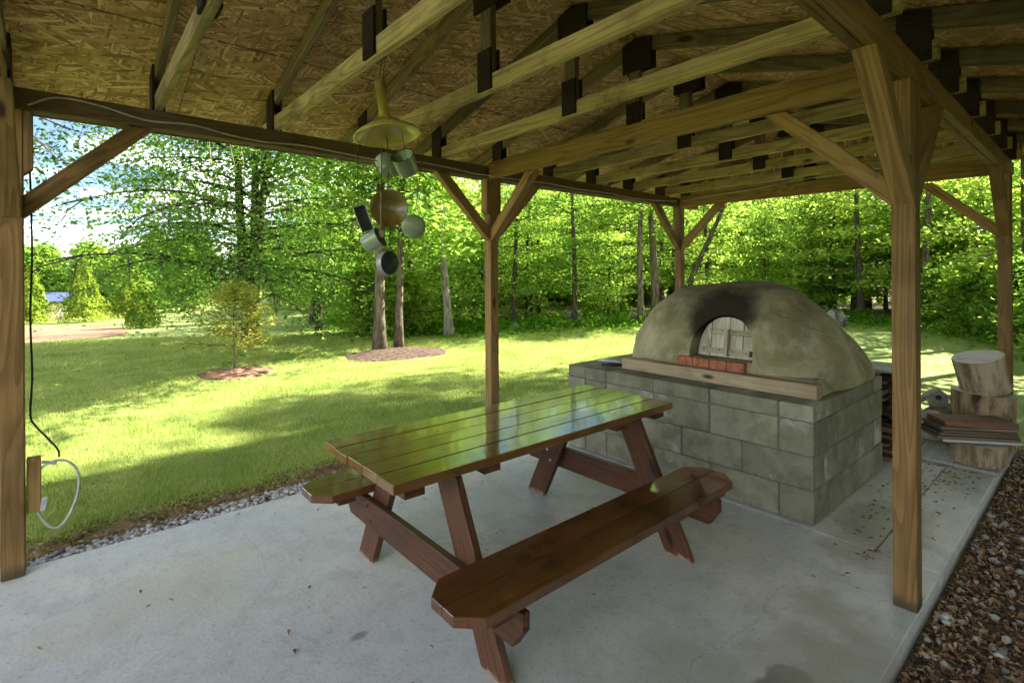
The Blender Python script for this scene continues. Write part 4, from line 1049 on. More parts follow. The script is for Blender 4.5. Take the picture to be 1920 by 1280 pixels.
# gravel strip along the lawn side: widening away from the near post
def strip_w(x): return 0.10 + 0.10 * min(1, max(0, (x + 0.3) / 1.8)) + 0.02 * math.sin(x * 3.1)
n = 3600; xs = rng.uniform(-0.6, 6.4, n); ws = np.array([strip_w(x) for x in xs]); t = rng.uniform(0, 1, n) ** 0.8
P = np.stack([xs, 3.685 + t * ws * 1.25, np.full(n, -0.03) + rng.uniform(-0.006, 0.016, n) - 0.01 * t], -1)
ico_pebbles('gravel', P, rng.uniform(0.007, 0.021, n), M['gravelL'], 'pale grey gravel strip along the lawn side of the slab', 1)
P3 = [(-0.7, 3.66), (6.5, 3.66), (6.5, 4.13), (4, 4.16), (2.4, 4.19), (1.2, 4.13), (0.3, 4.05), (-0.2, 3.99), (-0.7, 3.97)]
M['edgesoil'] = plain_mat('edge_soil', (0.17, 0.115, 0.055), 0.95, var=0.4, nscale=12, bump=0.8)
sheet('soil_strip', P3, 0.004, M['edgesoil'], label='brown mossy soil strip between gravel and grass', res=0.2)
n = 2600; xs = rng.uniform(-0.6, 6.3, n); ys = 3.80 + 0.28 * rng.uniform(0, 1, n) + 0.08 * np.clip((xs + 0.3) / 2, 0, 1); C = np.stack([xs, ys, np.full(n, -0.017) + rng.uniform(0, 0.01, n)], -1)
Vv, Ff = leaves_mesh(C, np.stack([rng.normal(0, .35, n), rng.normal(0, .35, n), np.ones(n)], -1), rng.uniform(0.012, 0.04, n), 0.5, 0.1, 3)
tag(link('leaf_litter', np_mesh('leaf_litter', Vv, Ff, M['dry'])), 'dry leaf scraps on the soil strip beside the gravel', kind='stuff')
n = 5200; xs = rng.uniform(-0.6, 6.3, n); ys = 3.78 + 0.36 * rng.uniform(0, 1, n) ** 0.8 + 0.08 * np.clip((xs + 0.3) / 2, 0, 1)
keep = np.sin(xs * 5.3 + ys * 9) + np.sin(xs * 11.7 - ys * 6) + rng.normal(0, .5, n) > 0.2; xs, ys = xs[keep], ys[keep]; n = len(xs)
C = np.stack([xs, ys, np.full(n, -0.014)], -1); Vv, Ff = leaves_mesh(C, rng.normal(0, 1, (n, 3)) * [1, 1, 0.4], rng.uniform(0.012, 0.028, n), 0.5, 0.0, 4)
tag(link('moss', np_mesh('moss', Vv, Ff, M['moss'])), 'yellow-green moss tufts on the soil strip', kind='stuff')
# right side: gravel and dead leaves below the slab edge
n = 2400; xs = rng.uniform(1.6, 9, n); ys = rng.uniform(-1.0, 0.53, n); P = np.stack([xs, ys, np.full(n, -0.084) + rng.uniform(-0.004, 0.018, n)], -1)
dens = (np.sin(xs * 3.3 + 1) + np.sin(ys * 5 + xs * 1.7) + rng.normal(0, .7, n)) > -0.9; P = P[dens]
ico_pebbles('gravel', P, rng.uniform(0.007, 0.024, len(P)), M['gravelR'], 'grey gravel showing through dead leaves right of the slab', 2)
n = 42000; xs = 1.6 + 7.2 * rng.uniform(0, 1, n) ** 1.3; ys = rng.uniform(-1.2, 0.535, n); zs = np.full(n, -0.086) + rng.uniform(0, 0.03, n)
C = np.stack([xs, ys, zs], -1); Vv, Ff = leaves_mesh(C, np.stack([rng.normal(0, .6, n), rng.normal(0, .6, n), np.ones(n)], -1), 0.021 * rng.lognormal(0, 0.4, n), 0.5, 0.16, 5, 0.2)
tag(link('leaf_litter', np_mesh('leaf_litter', Vv, Ff, M['litter'])), 'brown dead leaves covering the gravel right of the slab', kind='stuff')
P4 = [(0.5, 0.62), (0.5, -1.6), (9.3, -1.6), (9.3, 0.62)]
M['litterground'] = plain_mat('litter_ground', (0.11, 0.075, 0.05), 0.95, var=0.5, nscale=35, bump=1.0)
o = sheet('litter_ground', P4, 0, M['litterground'], label='dark leaf-covered ground right of the slab', res=1.0)
for v in o.data.vertices: v.co.z = -0.095
# leaves blown onto the slab
pts = []
def drop(cx, cy, sx, sy, n):
    for _ in range(n): pts.append((rng.normal(cx, sx), rng.normal(cy, sy)))
drop(3.6, 0.95, 0.25, 0.09, 40); drop(4.6, 0.85, 0.5, 0.13, 130); drop(5.2, 0.72, 0.3, 0.1, 90); drop(5.7, 1.0, 0.3, 0.25, 90); drop(3.2, 0.80, 0.10, 0.07, 14)
for _ in range(90): pts.append((rng.uniform(-0.3, 3.2), rng.uniform(0.6, 3.6)))
pts = [(x, y) for x, y in pts if 0.58 < y < 3.6 and x < 6.2 and not (3.28 < x < 4.76 and y > 1.12)]
C = np.array([(x, y, 0.007 if not (x > 5.29 and y < 1.34) else 0.040) for x, y in pts]); n = len(C)
Vv, Ff = leaves_mesh(C, np.stack([rng.normal(0, .25, n), rng.normal(0, .25, n), np.ones(n)], -1), rng.uniform(0.012, 0.042, n), 0.42, 0.12, 6, 0.1)
Vv[:, 2] = np.maximum(Vv[:, 2], 0.002)
tag(link('leaf_litter', np_mesh('leaf_litter', Vv, Ff, M['dry'])), 'dry leaves scattered over the concrete slab', kind='stuff')

# grass blades where the lawn is close enough to show them
def grass():
    n = 340000; r = np.random.default_rng(11)
    # depth along the view with falling density, angle across the left part of the frame
    d = 3.0 + 12.0 * r.uniform(0, 1, n) ** 1.7; a = r.uniform(-1.06, 0.35, n)
    X = d * (math.cos(YAW) + a * math.sin(YAW)); Y = d * (math.sin(YAW) - a * math.cos(YAW))
    lim = np.where(X < 0, 3.98, np.minimum(4.20, 4.02 + 0.08 * X)) + 0.06 * np.sin(X * 4) + 0.05 * np.sin(X * 9.7) + r.normal(0, 0.04, n)
    k = (Y > lim) & (((X - 4.95) / 1.05) ** 2 + ((Y - 9.35) / 1.05) ** 2 > 1) & (((X - 2.05) / 0.58) ** 2 + ((Y - 9.3) / 0.8) ** 2 > 1)
    X, Y, d = X[k], Y[k], d[k]; n = len(X)
    Z = gz_np(X, Y) - 0.004
    cl = np.sin(X * 7.1 + 2 * np.sin(Y * 3.3)) * np.sin(Y * 6.3 + 2 * np.sin(X * 2.7)); L = r.uniform(0.02, 0.05, n) * (1 + 0.25 * np.sin(X * 1.9) * np.sin(Y * 2.3) + 0.45 * np.maximum(cl, 0)); w = 0.0016 + 0.00042 * d
    th = r.uniform(0, 2 * np.pi, n); lean = r.normal(0, 0.5, (n, 2)) * L[:, None]
    bx, by = np.cos(th) * w, np.sin(th) * w
    A = np.stack([X - bx, Y - by, Z], -1); B = np.stack([X + bx, Y + by, Z], -1); T = np.stack([X + lean[:, 0], Y + lean[:, 1], Z + L], -1)
    V = np.stack([A, B, T], 1).reshape(-1, 3); F = np.arange(3 * n).reshape(-1, 3)
    tag(link('grass', np_mesh('grass', V, F, M['grass'])), 'short mown grass blades of the near lawn', kind='stuff')
grass()

# ------------------------------------------------------------------ trees
def tree_geo(seed, H, r0, base=0.25, reach=2.0, nb=26, sub=5, leaf_n=14, leaf=0.11, flat=0.28, lean=(0, 0), rise=0.55, droop=0.0, wob=0.04, spray=0.28, crown_shape=0.8, forks=1, zmin=None, top_r=0.25, thin_z=None, aspect=0.62, trunk_sides=9, bow=0.0):
    """returns (trunk V,F) and (crown V,F) for a tree rooted at the origin"""
    r = random.Random(seed); nr = np.random.default_rng(seed)
    TV, TF = [], []
    def add(pts, rad_, sides):
        v, f = tube_geo(pts, rad_, sides, True); o = len(TV); TV.extend(v); TF.extend([tuple(i + o for i in q) for q in f])
    stems = []
    for s in range(forks):
        n = 12; pts = []; rr = []; ang0 = r.uniform(0, 6.28); px = py = 0
        sp = 0.0 if forks == 1 else 0.09
        for i in range(n + 1):
            t = i / n
            px = lean[0] * t * H + math.cos(ang0 + s * 2.2) * sp * t * H + wob * H * 0.4 * math.sin(t * 5 + ang0) * t + bow * math.sin(t * math.pi)
            py = lean[1] * t * H + math.sin(ang0 + s * 2.2) * sp * t * H + wob * H * 0.4 * math.cos(t * 4.3 + ang0) * t - wob * H * 0.4 * t
            pts.append(Vector((px, py, H * t - (0.15 if i == 0 else 0))))
            flare = 1 + 0.55 * max(0, 1 - t * 14)
            rr.append(r0 * flare * ((1 - t) ** 0.9 * (1 - top_r * 0.2) + 0.03) * (1 if forks == 1 else 0.8))
        add(pts, rr, trunk_sides); stems.append((pts, rr))
    tips = []
    for s, (pts, rr) in enumerate(stems):
        m = nb // forks
        for b_ in range(m):
            t = base + (0.97 - base) * ((b_ + r.random() * 0.8) / m)
            i = min(int(t * 12), 11); f = t * 12 - i; p0 = pts[i].lerp(pts[i + 1], f); rb_ = (rr[i] * (1 - f) + rr[i + 1] * f)
            u = (t - base) / (1 - base)
            L = reach * (crown_shape + (1 - crown_shape) * u if u < 0.35 else 1.0) * max(0.18, (1 - u ** 1.8)) * r.uniform(0.7, 1.12)
            az = b_ * 2.399 + r.uniform(-0.5, 0.5) + s * 1.7
            el = rise * (0.35 + 0.9 * u) + r.uniform(-0.15, 0.15)
            d = Vector((math.cos(az) * math.cos(el), math.sin(az) * math.cos(el), math.sin(el)))
            bp = [p0]; nseg = 6
            for k in range(1, nseg + 1):
                d = (d + Vector((r.uniform(-.14, .14), r.uniform(-.14, .14), -droop * 0.22 + r.uniform(-.08, .08)))).normalized(); bp.append(bp[-1] + d * L / nseg)
            r1 = min(rb_ * 0.45, 0.008 + 0.008 * L)
            add(bp, [r1 * (1 - 0.85 * k / nseg) + 0.003 for k in range(nseg + 1)], 5)
            for q in range(sub):
                k0 = 1 + int((q / sub) * (nseg - 0.5)); k0 = min(k0, nseg); p1 = bp[k0]
                dd = (bp[k0] - bp[k0 - 1]).normalized(); side = Vector((-dd.y, dd.x, 0)) * (1 if q % 2 else -1)
                d2 = (dd * 0.55 + side * r.uniform(0.5, 1.0) + Vector((0, 0, r.uniform(-0.15, 0.25) - droop * 0.5))).normalized()
                L2 = L * r.uniform(0.25, 0.5) * (1.1 - 0.5 * k0 / nseg)
                sp2 = [p1, p1 + d2 * L2 * 0.5, p1 + (d2 + Vector((0, 0, -0.12 - droop * 0.4))) * L2]
                add(sp2, [r1 * 0.45 + 0.002, r1 * 0.25 + 0.002, 0.0015], 4)
                for w in (0.35, 0.7, 1.0): tips.append(sp2[0].lerp(sp2[2], w))
            for k in range(2, nseg + 1): tips.append(bp[k])
    T = np.array([tuple(t) for t in tips]); n = len(T) * leaf_n
    C = np.repeat(T, leaf_n, 0) + nr.normal(0, 1, (n, 3)) * np.array([spray, spray, spray * flat])
    if zmin is not None:
        C = C[C[:, 2] > zmin]; n = len(C)
    if thin_z is not None:
        C = C[nr.uniform(0, 1, n) > np.clip((C[:, 2] - thin_z) / 1.0, 0, 0.85)]; n = len(C)
    N = nr.normal(0, 0.45, (n, 3)) + np.array([0, 0, 1.0])
    sz = leaf * nr.lognormal(0, 0.22, n)
    CV, CF = leaves_mesh(C, N, sz, aspect, 0.10, seed + 50, 0.10)
    return (np.array([tuple(v) for v in TV]), TF), (CV, CF)

def tree_meshes(name, leafm, barkm, **kw):
    (tv, tf), (cv, cf) = tree_geo(**kw)
    mt = bpy.data.meshes.new(name + '_trunk'); mt.from_pydata([tuple(v) for v in tv], [], tf); mt.materials.append(barkm)
    mt.polygons.foreach_set('use_smooth', [True] * len(mt.polygons)); mt.update()
    mc = np_mesh(name + '_crown', cv, cf, leafm)
    return mt, mc

def plant_tree(name, meshes, loc, label, cat='tree', group=None, rz=0.0, sc=1.0, szz=1.0):
    root = empty(name, loc, label, cat, group); root.rotation_euler = (0, 0, rz); root.scale = (sc, sc, sc * szz)
    for nm, me in (('trunk', meshes[0]), ('crown', meshes[1])):
        o = bpy.data.objects.new(nm, me); col.objects.link(o); o.parent = root
    return root
def gp(x, y): return (x, y, gz(x, y))

plant_tree('maple_tree', tree_meshes('maple', M['leafA'], M['barkdark'], seed=21, H=9.0, r0=0.2, base=0.15, reach=4.4, nb=84, sub=8, leaf_n=28, leaf=0.10, flat=0.8, rise=0.75, droop=0.5, forks=3, spray=0.36, crown_shape=0.95), gp(3.5, 14.4), 'big spreading maple with layered low branches standing on the lawn')
twin = [('twin_a', 31, (4.77, 9.71), (-0.004, 0.0), 'straight flaky-barked trunk, thicker of the pair in the dark mulch', 0.118, 9.5), ('twin_b', 32, (5.26, 9.83), (0.012, 0.0), 'slimmer slanting trunk beside the thick one in the dark mulch', 0.085, 8.8)]
for nm, sd, (x, y), ln, lab, r0, hh in twin:
    tw = plant_tree('shade_tree', tree_meshes(nm, M['leafB'], M['bark'], seed=sd, H=hh, r0=r0, base=0.27, reach=2.5, nb=32, sub=6, leaf_n=11, leaf=0.13, lean=ln, rise=0.4, droop=0.45, wob=0.03, spray=0.26), gp(x, y), lab)
    # a long limb reaching out over the lawn towards the pavilion
    dxl, dyl = (-0.3, -2.7) if nm == 'twin_a' else (-0.9, -3.3)
    lp = spline([(0, 0, 3.3), (dxl * 0.5, dyl * 0.5, 4.1), (dxl, dyl, 4.4)], 5); lv, lf = tube_geo(lp, [0.045 * (1 - 0.8 * q / (len(lp) - 1)) for q in range(len(lp))], 6)
    lm = bpy.data.meshes.new('limb'); lm.from_pydata([tuple(q) for q in lv], [], lf); lm.materials.append(M['bark']); lo_ = bpy.data.objects.new('limb', lm); col.objects.link(lo_); lo_.parent = tw
    rl = np.random.default_rng(sd); nl = 1900; tt = rl.uniform(0.35, 1.05, nl); cl_ = rl.normal(0, 1, (40, 3)) * [0.55, 0.5, 0.25]; pk_ = rl.integers(0, 40, nl)
    LC = np.stack([dxl * tt, dyl * tt, 3.6 + 0.8 * tt], -1) + cl_[pk_] + rl.normal(0, 0.14, (nl, 3)); vv_, ff_ = leaves_mesh(LC, rl.normal(0, .45, (nl, 3)) + [0, 0, 1], 0.13 * rl.lognormal(0, .2, nl), 0.62, 0.1, sd)
    lo_ = bpy.data.objects.new('limb_foliage', np_mesh('limb_foliage', vv_, ff_, M['leafB'])); col.objects.link(lo_); lo_.parent = tw
plant_tree('sapling', tree_meshes('sapling', M['leafC'], M['bark'], seed=41, H=1.42, r0=0.017, base=0.27, reach=0.85, nb=24, sub=5, leaf_n=7, leaf=0.062, flat=0.8, rise=0.5, spray=0.075, crown_shape=0.9, aspect=0.5), gp(2.05, 9.46), 'small bronze-leaved sapling in a ring of reddish mulch', 'sapling')
plant_tree('pale_tree', tree_meshes('pale', M['leafB'], M['barkpale'], seed=51, H=8.0, r0=0.115, base=0.30, reach=2.0, nb=22, sub=5, leaf_n=9, leaf=0.13, bow=-0.35, wob=0.05, spray=0.3), gp(7.4, 11.1), 'pale-barked tree with a bowed trunk at the edge of the wood')
plant_tree('birch_tree', tree_meshes('birch1', M['leafB'], M['bark'], seed=52, H=7.5, r0=0.11, base=0.35, reach=2.0, nb=20, sub=5, leaf_n=8, leaf=0.13, bow=-0.25, wob=0.06, spray=0.3), gp(12.75, 9.0), 'grey trunk curving up just left of the far left corner post')
plant_tree('birch_tree', tree_meshes('birch2', M['leafB'], M['bark'], seed=53, H=8.5, r0=0.14, base=0.35, reach=2.0, nb=20, sub=5, leaf_n=8, leaf=0.13, bow=0.2, lean=(-0.05, 0.05), wob=0.05, spray=0.3), gp(13.6, 9.1), 'darker thick trunk right behind the far left corner post')
plant_tree('leaning_tree', tree_meshes('leaning', M['leafB'], M['barkdark'], seed=54, H=7.0, r0=0.11, base=0.45, reach=1.8, nb=16, sub=5, leaf_n=8, leaf=0.13, lean=(0.18, -0.36), spray=0.3), gp(14.9, 9.3), 'dark slender trunk leaning hard to the right above the oven')
plant_tree('pale_tree', tree_meshes('pale2', M['leafB'], M['bark'], seed=55, H=8.0, r0=0.13, base=0.35, reach=2.0, nb=20, sub=5, leaf_n=8, leaf=0.13, spray=0.3), gp(19.6, 3.7), 'sunlit pale trunk between the two right-hand posts')

# the wood: a few tree kinds, each planted many times
kinds = []
shade_kind = tree_meshes('shade', M['leafB'], M['barkdark'], seed=66, H=8.8, r0=0.13, base=0.16, reach=2.3, nb=34, sub=5, leaf_n=11, leaf=0.15, flat=0.3, rise=0.4, droop=0.2, wob=0.05, spray=0.3)
for i, (hh, r0, rc, bs, nb, ln) in enumerate([(7.5, 0.10, 2.0, 0.14, 30, 9), (8.5, 0.13, 2.2, 0.20, 28, 9), (6.0, 0.06, 1.7, 0.08, 28, 9), (9.0, 0.12, 2.0, 0.28, 26, 9), (5.0, 0.05, 1.5, 0.06, 26, 9)]):
    kinds.append(tree_meshes('woods%d' % i, M['leafB'], M['barkdark'] if i % 2 == 0 else M['bark'], seed=60 + i, H=hh, r0=r0, base=bs, reach=rc, nb=nb, sub=5, leaf_n=ln + 5, leaf=0.105, flat=0.26, rise=0.35, droop=0.2, wob=0.05, spray=0.27, crown_shape=0.9, thin_z=3.7))
for i, (x, y, sc_) in enumerate([(5.9, 16.2, 0.95), (6.9, 19.5, 1.1), (8.2, 22.5, 1.2)]):
    plant_tree('edge_tree', kinds[i % 3], gp(x, y), ['bright leafy tree at the wood edge right of the maple', 'second leafy tree along the grass path behind the maple', 'farthest leafy tree along the grass path behind the maple'][i], 'tree', None, i * 1.1, sc_)
rw = random.Random(77); placed = [(4.77, 9.71), (7.4, 11.1), (12.75, 9.0), (13.6, 9.1), (14.9, 9.3), (19.6, 3.7)]
WL = 'slender leafy tree in the dense wood round the lawn'; WG = 'trees of the wood'
cnt = 0; tries = 0
while cnt < 128 and tries < 9000:
    tries += 1
    x = rw.uniform(4.5, 36); y = rw.uniform(-12, 40); d = edge_dist(x, y)
    if d < 0.25 or d > 15: continue
    if y < -0.5 and x < 8 : continue
    dv = x * math.cos(YAW) + y * math.sin(YAW); rv = (x * math.sin(YAW) - y * math.cos(YAW)) / dv
    if not (-0.46 < rv < 1.12): continue
    mind = 1.25 + 0.05 * d
    if any((x - a) ** 2 + (y - b_) ** 2 < mind ** 2 for a, b_ in placed): continue
    placed.append((x, y)); k = rw.choice((0, 1, 2, 4, 4, 2, 4)) if d < 4 else rw.choice((0, 1, 2, 3, 0))
    plant_tree('woods_tree', kinds[k], gp(x, y), WL, 'tree', WG, rw.uniform(0, 6.28), rw.uniform(0.8, 1.15)); cnt += 1
for i, (x, y) in enumerate([(22, 4.2), (23.5, 5.6), (21.5, 2.6), (24.5, 3.4), (26, 4.8), (25, 6.5), (23, 1.8), (27.5, 3.6), (20.6, 6.6), (21.8, 7.6)]):
    plant_tree('woods_tree', kinds[(0, 2, 4)[i % 3]], gp(x, y), WL, 'tree', WG, i * 0.9, 1.15)
# tall trees close on the right, outside the frame, whose shade lies over the slab
for i, (x, y, s) in enumerate([(8.8, -1.9, 1.1), (10.4, -2.6, 1.15), (9.4, -3.9, 1.2), (11.6, -1.5, 1.05), (7.4, -3.4, 1.1), (11.8, -4.2, 1.2), (7.0, -5.2, 1.15), (8.6, -5.8, 1.2), (5.4, -4.6, 1.1), (13.2, -2.8, 1.15), (5.8, -6.6, 1.2), (3.6, -3.4, 1.0), (2.0, -4.2, 1.1), (0.2, -4.0, 1.05), (-1.6, -4.6, 1.1), (3.0, -5.8, 1.2), (0.9, -6.0, 1.2), (-3.4, -5.2, 1.1), (-1.0, -6.6, 1.2), (5.0, -3.0, 0.9)]):
    plant_tree('woods_tree', shade_kind, gp(x, y), WL, 'tree', WG, i * 1.3, s * 1.12)

tall = tree_meshes('tall', M['leafB'], M['barkdark'], seed=67, H=13.0, r0=0.13, base=0.58, reach=2.5, nb=30, sub=5, leaf_n=9, leaf=0.16, flat=0.3, rise=0.5, droop=0.1, wob=0.03, spray=0.3)
for i, (x, y) in enumerate([(14.2, 0.2), (12.4, -1.3), (15.7, 1.2)]):
    plant_tree('woods_tree', tall, gp(x, y), WL, 'tree', WG, i * 2.1, 1.0)
# undergrowth along the edge and ferns
def undergrowth():
    r = np.random.default_rng(5); C = []; N = []; S = []
    E_ = EDGE[1:13]
    for (ax_, ay), (bx2, by2) in zip(E_[:-1], E_[1:]):
        L = math.hypot(bx2 - ax_, by2 - ay); m = int(L * 900)
        t = r.uniform(0, 1, m); off = r.normal(0.9, 0.9, m); nx, ny = -(by2 - ay) / L, (bx2 - ax_) / L
        x = ax_ + (bx2 - ax_) * t + nx * off; y = ay + (by2 - ay) * t + ny * off
        h = np.abs(r.normal(0, 0.20, m)) * (0.5 + 0.7 * np.abs(np.sin(x * 1.7) * np.sin(y * 2.1 + 1))) + 0.02
        h = np.where(off < -0.3, h * 0.35, h)
        C.append(np.stack([x, y, gz_np(x, y) + 0.02 + h], -1))
    C = np.concatenate(C); n = len(C)
    Vv, Ff = leaves_mesh(C, r.normal(0, 0.6, (n, 3)) + [0, 0, 0.8], 0.11 * r.lognormal(0, 0.3, n), 0.45, 0.1, 9, 0.15)
    tag(link('undergrowth', np_mesh('undergrowth', Vv, Ff, M['fern'])), 'low ferns and green ground cover along the wood edge', kind='stuff')
undergrowth()
def far_wood():
    r = np.random.default_rng(15); n = 110000
    d = r.uniform(14, 30, n)
    # a deep belt behind the wood, following the same edge
    C = []
    E_ = EDGE[:14]; per = n // (len(E_) - 1)
    for (ax_, ay), (bx2, by2) in zip(E_[:-1], E_[1:]):
        L = math.hypot(bx2 - ax_, by2 - ay); nx, ny = -(by2 - ay) / L, (bx2 - ax_) / L
        nx, ny = -nx, -ny
        m = per; t = r.uniform(-0.3, 1.3, m); off = r.uniform(13, 24, m)
        s = 1
        x = ax_ + (bx2 - ax_) * t - nx * off * s; y = ay + (by2 - ay) * t - ny * off * s
        keep = np.array([edge_dist(a, b_) > 10 for a, b_ in zip(x, y)])
        x, y = x[keep], y[keep]; z = gz_np(x, y) + 7.0 * r.uniform(0, 1, len(x)) ** 0.9
        C.append(np.stack([x, y, z], -1))
    C = np.concatenate(C); n = len(C); C += 0.4 * np.sin(C[:, [1, 2, 0]] * 2.1)
    Vv, Ff = leaves_mesh(C, r.normal(0, 0.6, (n, 3)) + [0, 0, 0.7], 0.40 * r.lognormal(0, 0.3, n), 0.6, 0.1, 19)
    tag(link('far_wood', np_mesh('far_wood', Vv, Ff, M['leafB'])), 'deep wood closing the view behind the nearer trees', kind='stuff')
far_wood()

# shrubs on the right by the posts
shr = tree_meshes('shrub', M['leafB'], M['barkdark'], seed=81, H=1.7, r0=0.03, base=0.05, reach=1.2, nb=30, sub=5, leaf_n=9, leaf=0.105, flat=0.5, rise=0.7, spray=0.15)
for i, (x, y, s, lab) in enumerate([(16.4, 2.1, 1.0, 'leafy shrub left of the far right post'), (14.9, 1.0, 1.05, 'leafy shrub right of the far right post'), (17.9, 3.0, 0.9, 'low shrub beside the uprooted stump'), (13.3, 0.2, 1.2, 'nearest leafy shrub at the right end of the wood edge'), (6.9, 12.6, 1.0, 'rounded shrub behind the pair of trunks'), (6.4, 13.6, 1.1, 'dark shrub left of the pair of trunks at the wood edge')]):
    plant_tree('shrub', shr, gp(x, y), lab, 'shrub', None, i * 2.0, s)
# field stones along the wood edge
def boulder(loc, s, seed, label):
    bm = bmesh.new(); bmesh.ops.create_icosphere(bm, subdivisions=3, radius=1)
    for v in bm.verts:
        p = v.co.copy(); k = 1 + 0.6 * mnoise.noise(p * 1.6 + Vector((seed, 0, 0))) + 0.25 * mnoise.cell(p * 2.2 + Vector((0, seed, 0))) + 0.12 * mnoise.noise(p * 5)
        v.co = Vector((p.x * s[0] * k, p.y * s[1] * k, max(-0.3, p.z) * s[2] * k))
    me = bpy.data.meshes.new('boulder'); bm.to_mesh(me); bm.free(); me.materials.append(M['rock'])
    o = bpy.data.objects.new('boulder', me); col.objects.link(o); o.location = (loc[0], loc[1], gz(*loc) + s[2] * 0.2); o.rotation_euler = (0, 0, seed)
    tag(o, label, 'boulder', 'field stones along the wood edge')
for i, (x, y, s, lab) in enumerate([(11.7, 10.7, (0.42, 0.3, 0.33), 'large flat boulder half hidden in ferns right of the middle post'), (12.5, 10.2, (0.22, 0.2, 0.18), 'small stone beside the large flat boulder'), (13.3, 9.7, (0.3, 0.22, 0.22), 'boulder at the foot of the grey curving trunk'), (16.7, 5.2, (0.36, 0.26, 0.34), 'pale upright boulder seen just over the oven flank'), (17.4, 5.4, (0.3, 0.25, 0.22), 'dark boulder behind the pale upright one'), (14.4, 8.9, (0.3, 0.24, 0.2), 'low stone behind the oven dome'), (9.6, 11.1, (0.26, 0.2, 0.16), 'mossy stone left of the middle post in the ferns')]):
    boulder((x, y), s, i * 1.7 + 1, lab)
# uprooted stump with its root plate
ru = random.Random(4); up_ = empty('uprooted_stump', gp(19.0, 3.1), 'dark uprooted tree stump with bare roots at the wood edge', 'stump')
V = []; F = []
bm = bmesh.new(); bmesh.ops.create_icosphere(bm, subdivisions=3, radius=1)
for v in bm.verts:
    p = v.co.copy(); k = 1 + 0.5 * mnoise.noise(p * 2 + Vector((7, 0, 0))) + 0.2 * mnoise.noise(p * 6); v.co = Vector((p.x * 0.3 * k, p.y * 0.55 * k, p.z * 0.75 * k + 0.6))
me = bpy.data.meshes.new('root_plate'); bm.to_mesh(me); bm.free(); me.materials.append(M['barkdark']); link('root_plate', me, up_, Matrix.Translation(gp(19.0, 3.1)))
for k in range(9):
    a = ru.uniform(-0.5, 1.9); p = Vector(gp(18.8, 3.1)) + Vector((-0.1, 0, 0.65)); pts = [p]
    d = Vector((-0.5, math.sin(a * 2.2 + k), math.cos(a * 1.9 + k * 0.7))).normalized()
    for q in range(4): d = (d + Vector((ru.uniform(-.4, .4), ru.uniform(-.5, .5), ru.uniform(-.5, .3)))).normalized(); pts.append(pts[-1] + d * 0.24)
    tube('root', pts, [0.05, 0.038, 0.028, 0.018, 0.008], M['twig'], up_, 6)
# ------------------------------------------------------------------ far left: shed, conifers, tree belt
def conifer(name, loc, h, r, label, seed, n=9000, leaf=0.12, rnd=1.0):
    rr = np.random.default_rng(seed); t = rr.uniform(0, 1, n) ** 0.85; rad_ = r * (1 - t) ** rnd * (0.95 + 0.10 * np.sin(t * 23 + 1)) + 0.05
    a = rr.uniform(0, 2 * np.pi, n); rho = rad_ * (0.55 + 0.5 * rr.uniform(0, 1, n)) * (1 + 0.14 * np.sin(a * 5 + t * 9))
    C = np.stack([rho * np.cos(a), rho * np.sin(a), 0.05 + t * h], -1)
    N = np.stack([np.cos(a), np.sin(a), rr.uniform(0.2, 1.4, n)], -1) + rr.normal(0, 0.4, (n, 3))
    Vv, Ff = leaves_mesh(C, N, leaf * rr.lognormal(0, .25, n), 0.5, 0.1, seed)
    root = empty(name, loc, label, 'conifer' if rnd > 0.8 else 'shrub')
    o = bpy.data.objects.new('crown', np_mesh(name, Vv, Ff, M['leafD'])); col.objects.link(o); o.parent = root
    tv, tf = tube_geo([(0, 0, -0.1), (0, 0, h * 0.5), (0, 0, h * 0.92)], [0.08, 0.05, 0.01], 7)
    m_ = bpy.data.meshes.new('trunk'); m_.from_pydata([tuple(v) for v in tv], [], tf); m_.materials.append(M['barkdark'])
    o = bpy.data.objects.new('trunk', m_); col.objects.link(o); o.parent = root
conifer('arborvitae', gp(0.5, 34.0), 3.2, 1.15, 'broad yellow-green conifer right of the little shed', 1)
conifer('arborvitae', gp(-1.55, 36.5), 3.0, 0.95, 'yellow-green conifer left of the little shed', 2)
conifer('arborvitae', gp(-3.2, 37.5), 3.4, 1.2, 'yellow-green conifer at the left post behind the garden bed', 3)
conifer('round_shrub', gp(2.1, 24.5), 1.55, 0.62, 'rounded yellow-green shrub alone on the far lawn', 4, 6000, 0.09, 0.55)
conifer('arborvitae', gp(2.6, 38.0), 2.6, 1.0, 'smaller conifer farthest along the belt right of the shed', 5)
sx, sy = -0.65, 41.5; sz = gz(sx, sy)
shed = empty('garden_shed', (sx, sy, sz), 'tiny pale garden shed with a blue roof', 'shed')
vdir = unit((sx, sy, 0)); rdir = Vector((vdir.y, -vdir.x, 0))
def sp3(a, b_, c): return Vector((sx, sy, sz)) + rdir * a + vdir * b_ + Vector((0, 0, c))
for k in range(6):
    board('wall_board', sp3(-0.5 + k * 0.18, -0.4, 0.02), sp3(-0.5 + k * 0.18, -0.4, 1.12), 0.172, 0.03, M['shedwall'], shed, up=tuple(vdir))
board('side_wall', sp3(-0.59, 0.05, 0.02), sp3(-0.59, 0.05, 1.12), 0.03, 0.85, M['shedwall'], shed, up=tuple(vdir)); board('side_wall', sp3(0.49, 0.05, 0.02), sp3(0.49, 0.05, 1.12), 0.03, 0.85, M['shedwall'], shed, up=tuple(vdir))
board('rear_wall', sp3(-0.59, 0.48, 0.6), sp3(0.49, 0.48, 0.6), 0.03, 1.05, M['shedwall'], shed)
board('door', sp3(-0.08, -0.425, 0.06), sp3(-0.08, -0.425, 0.95), 0.4, 0.02, M['timber'], shed, up=tuple(vdir))
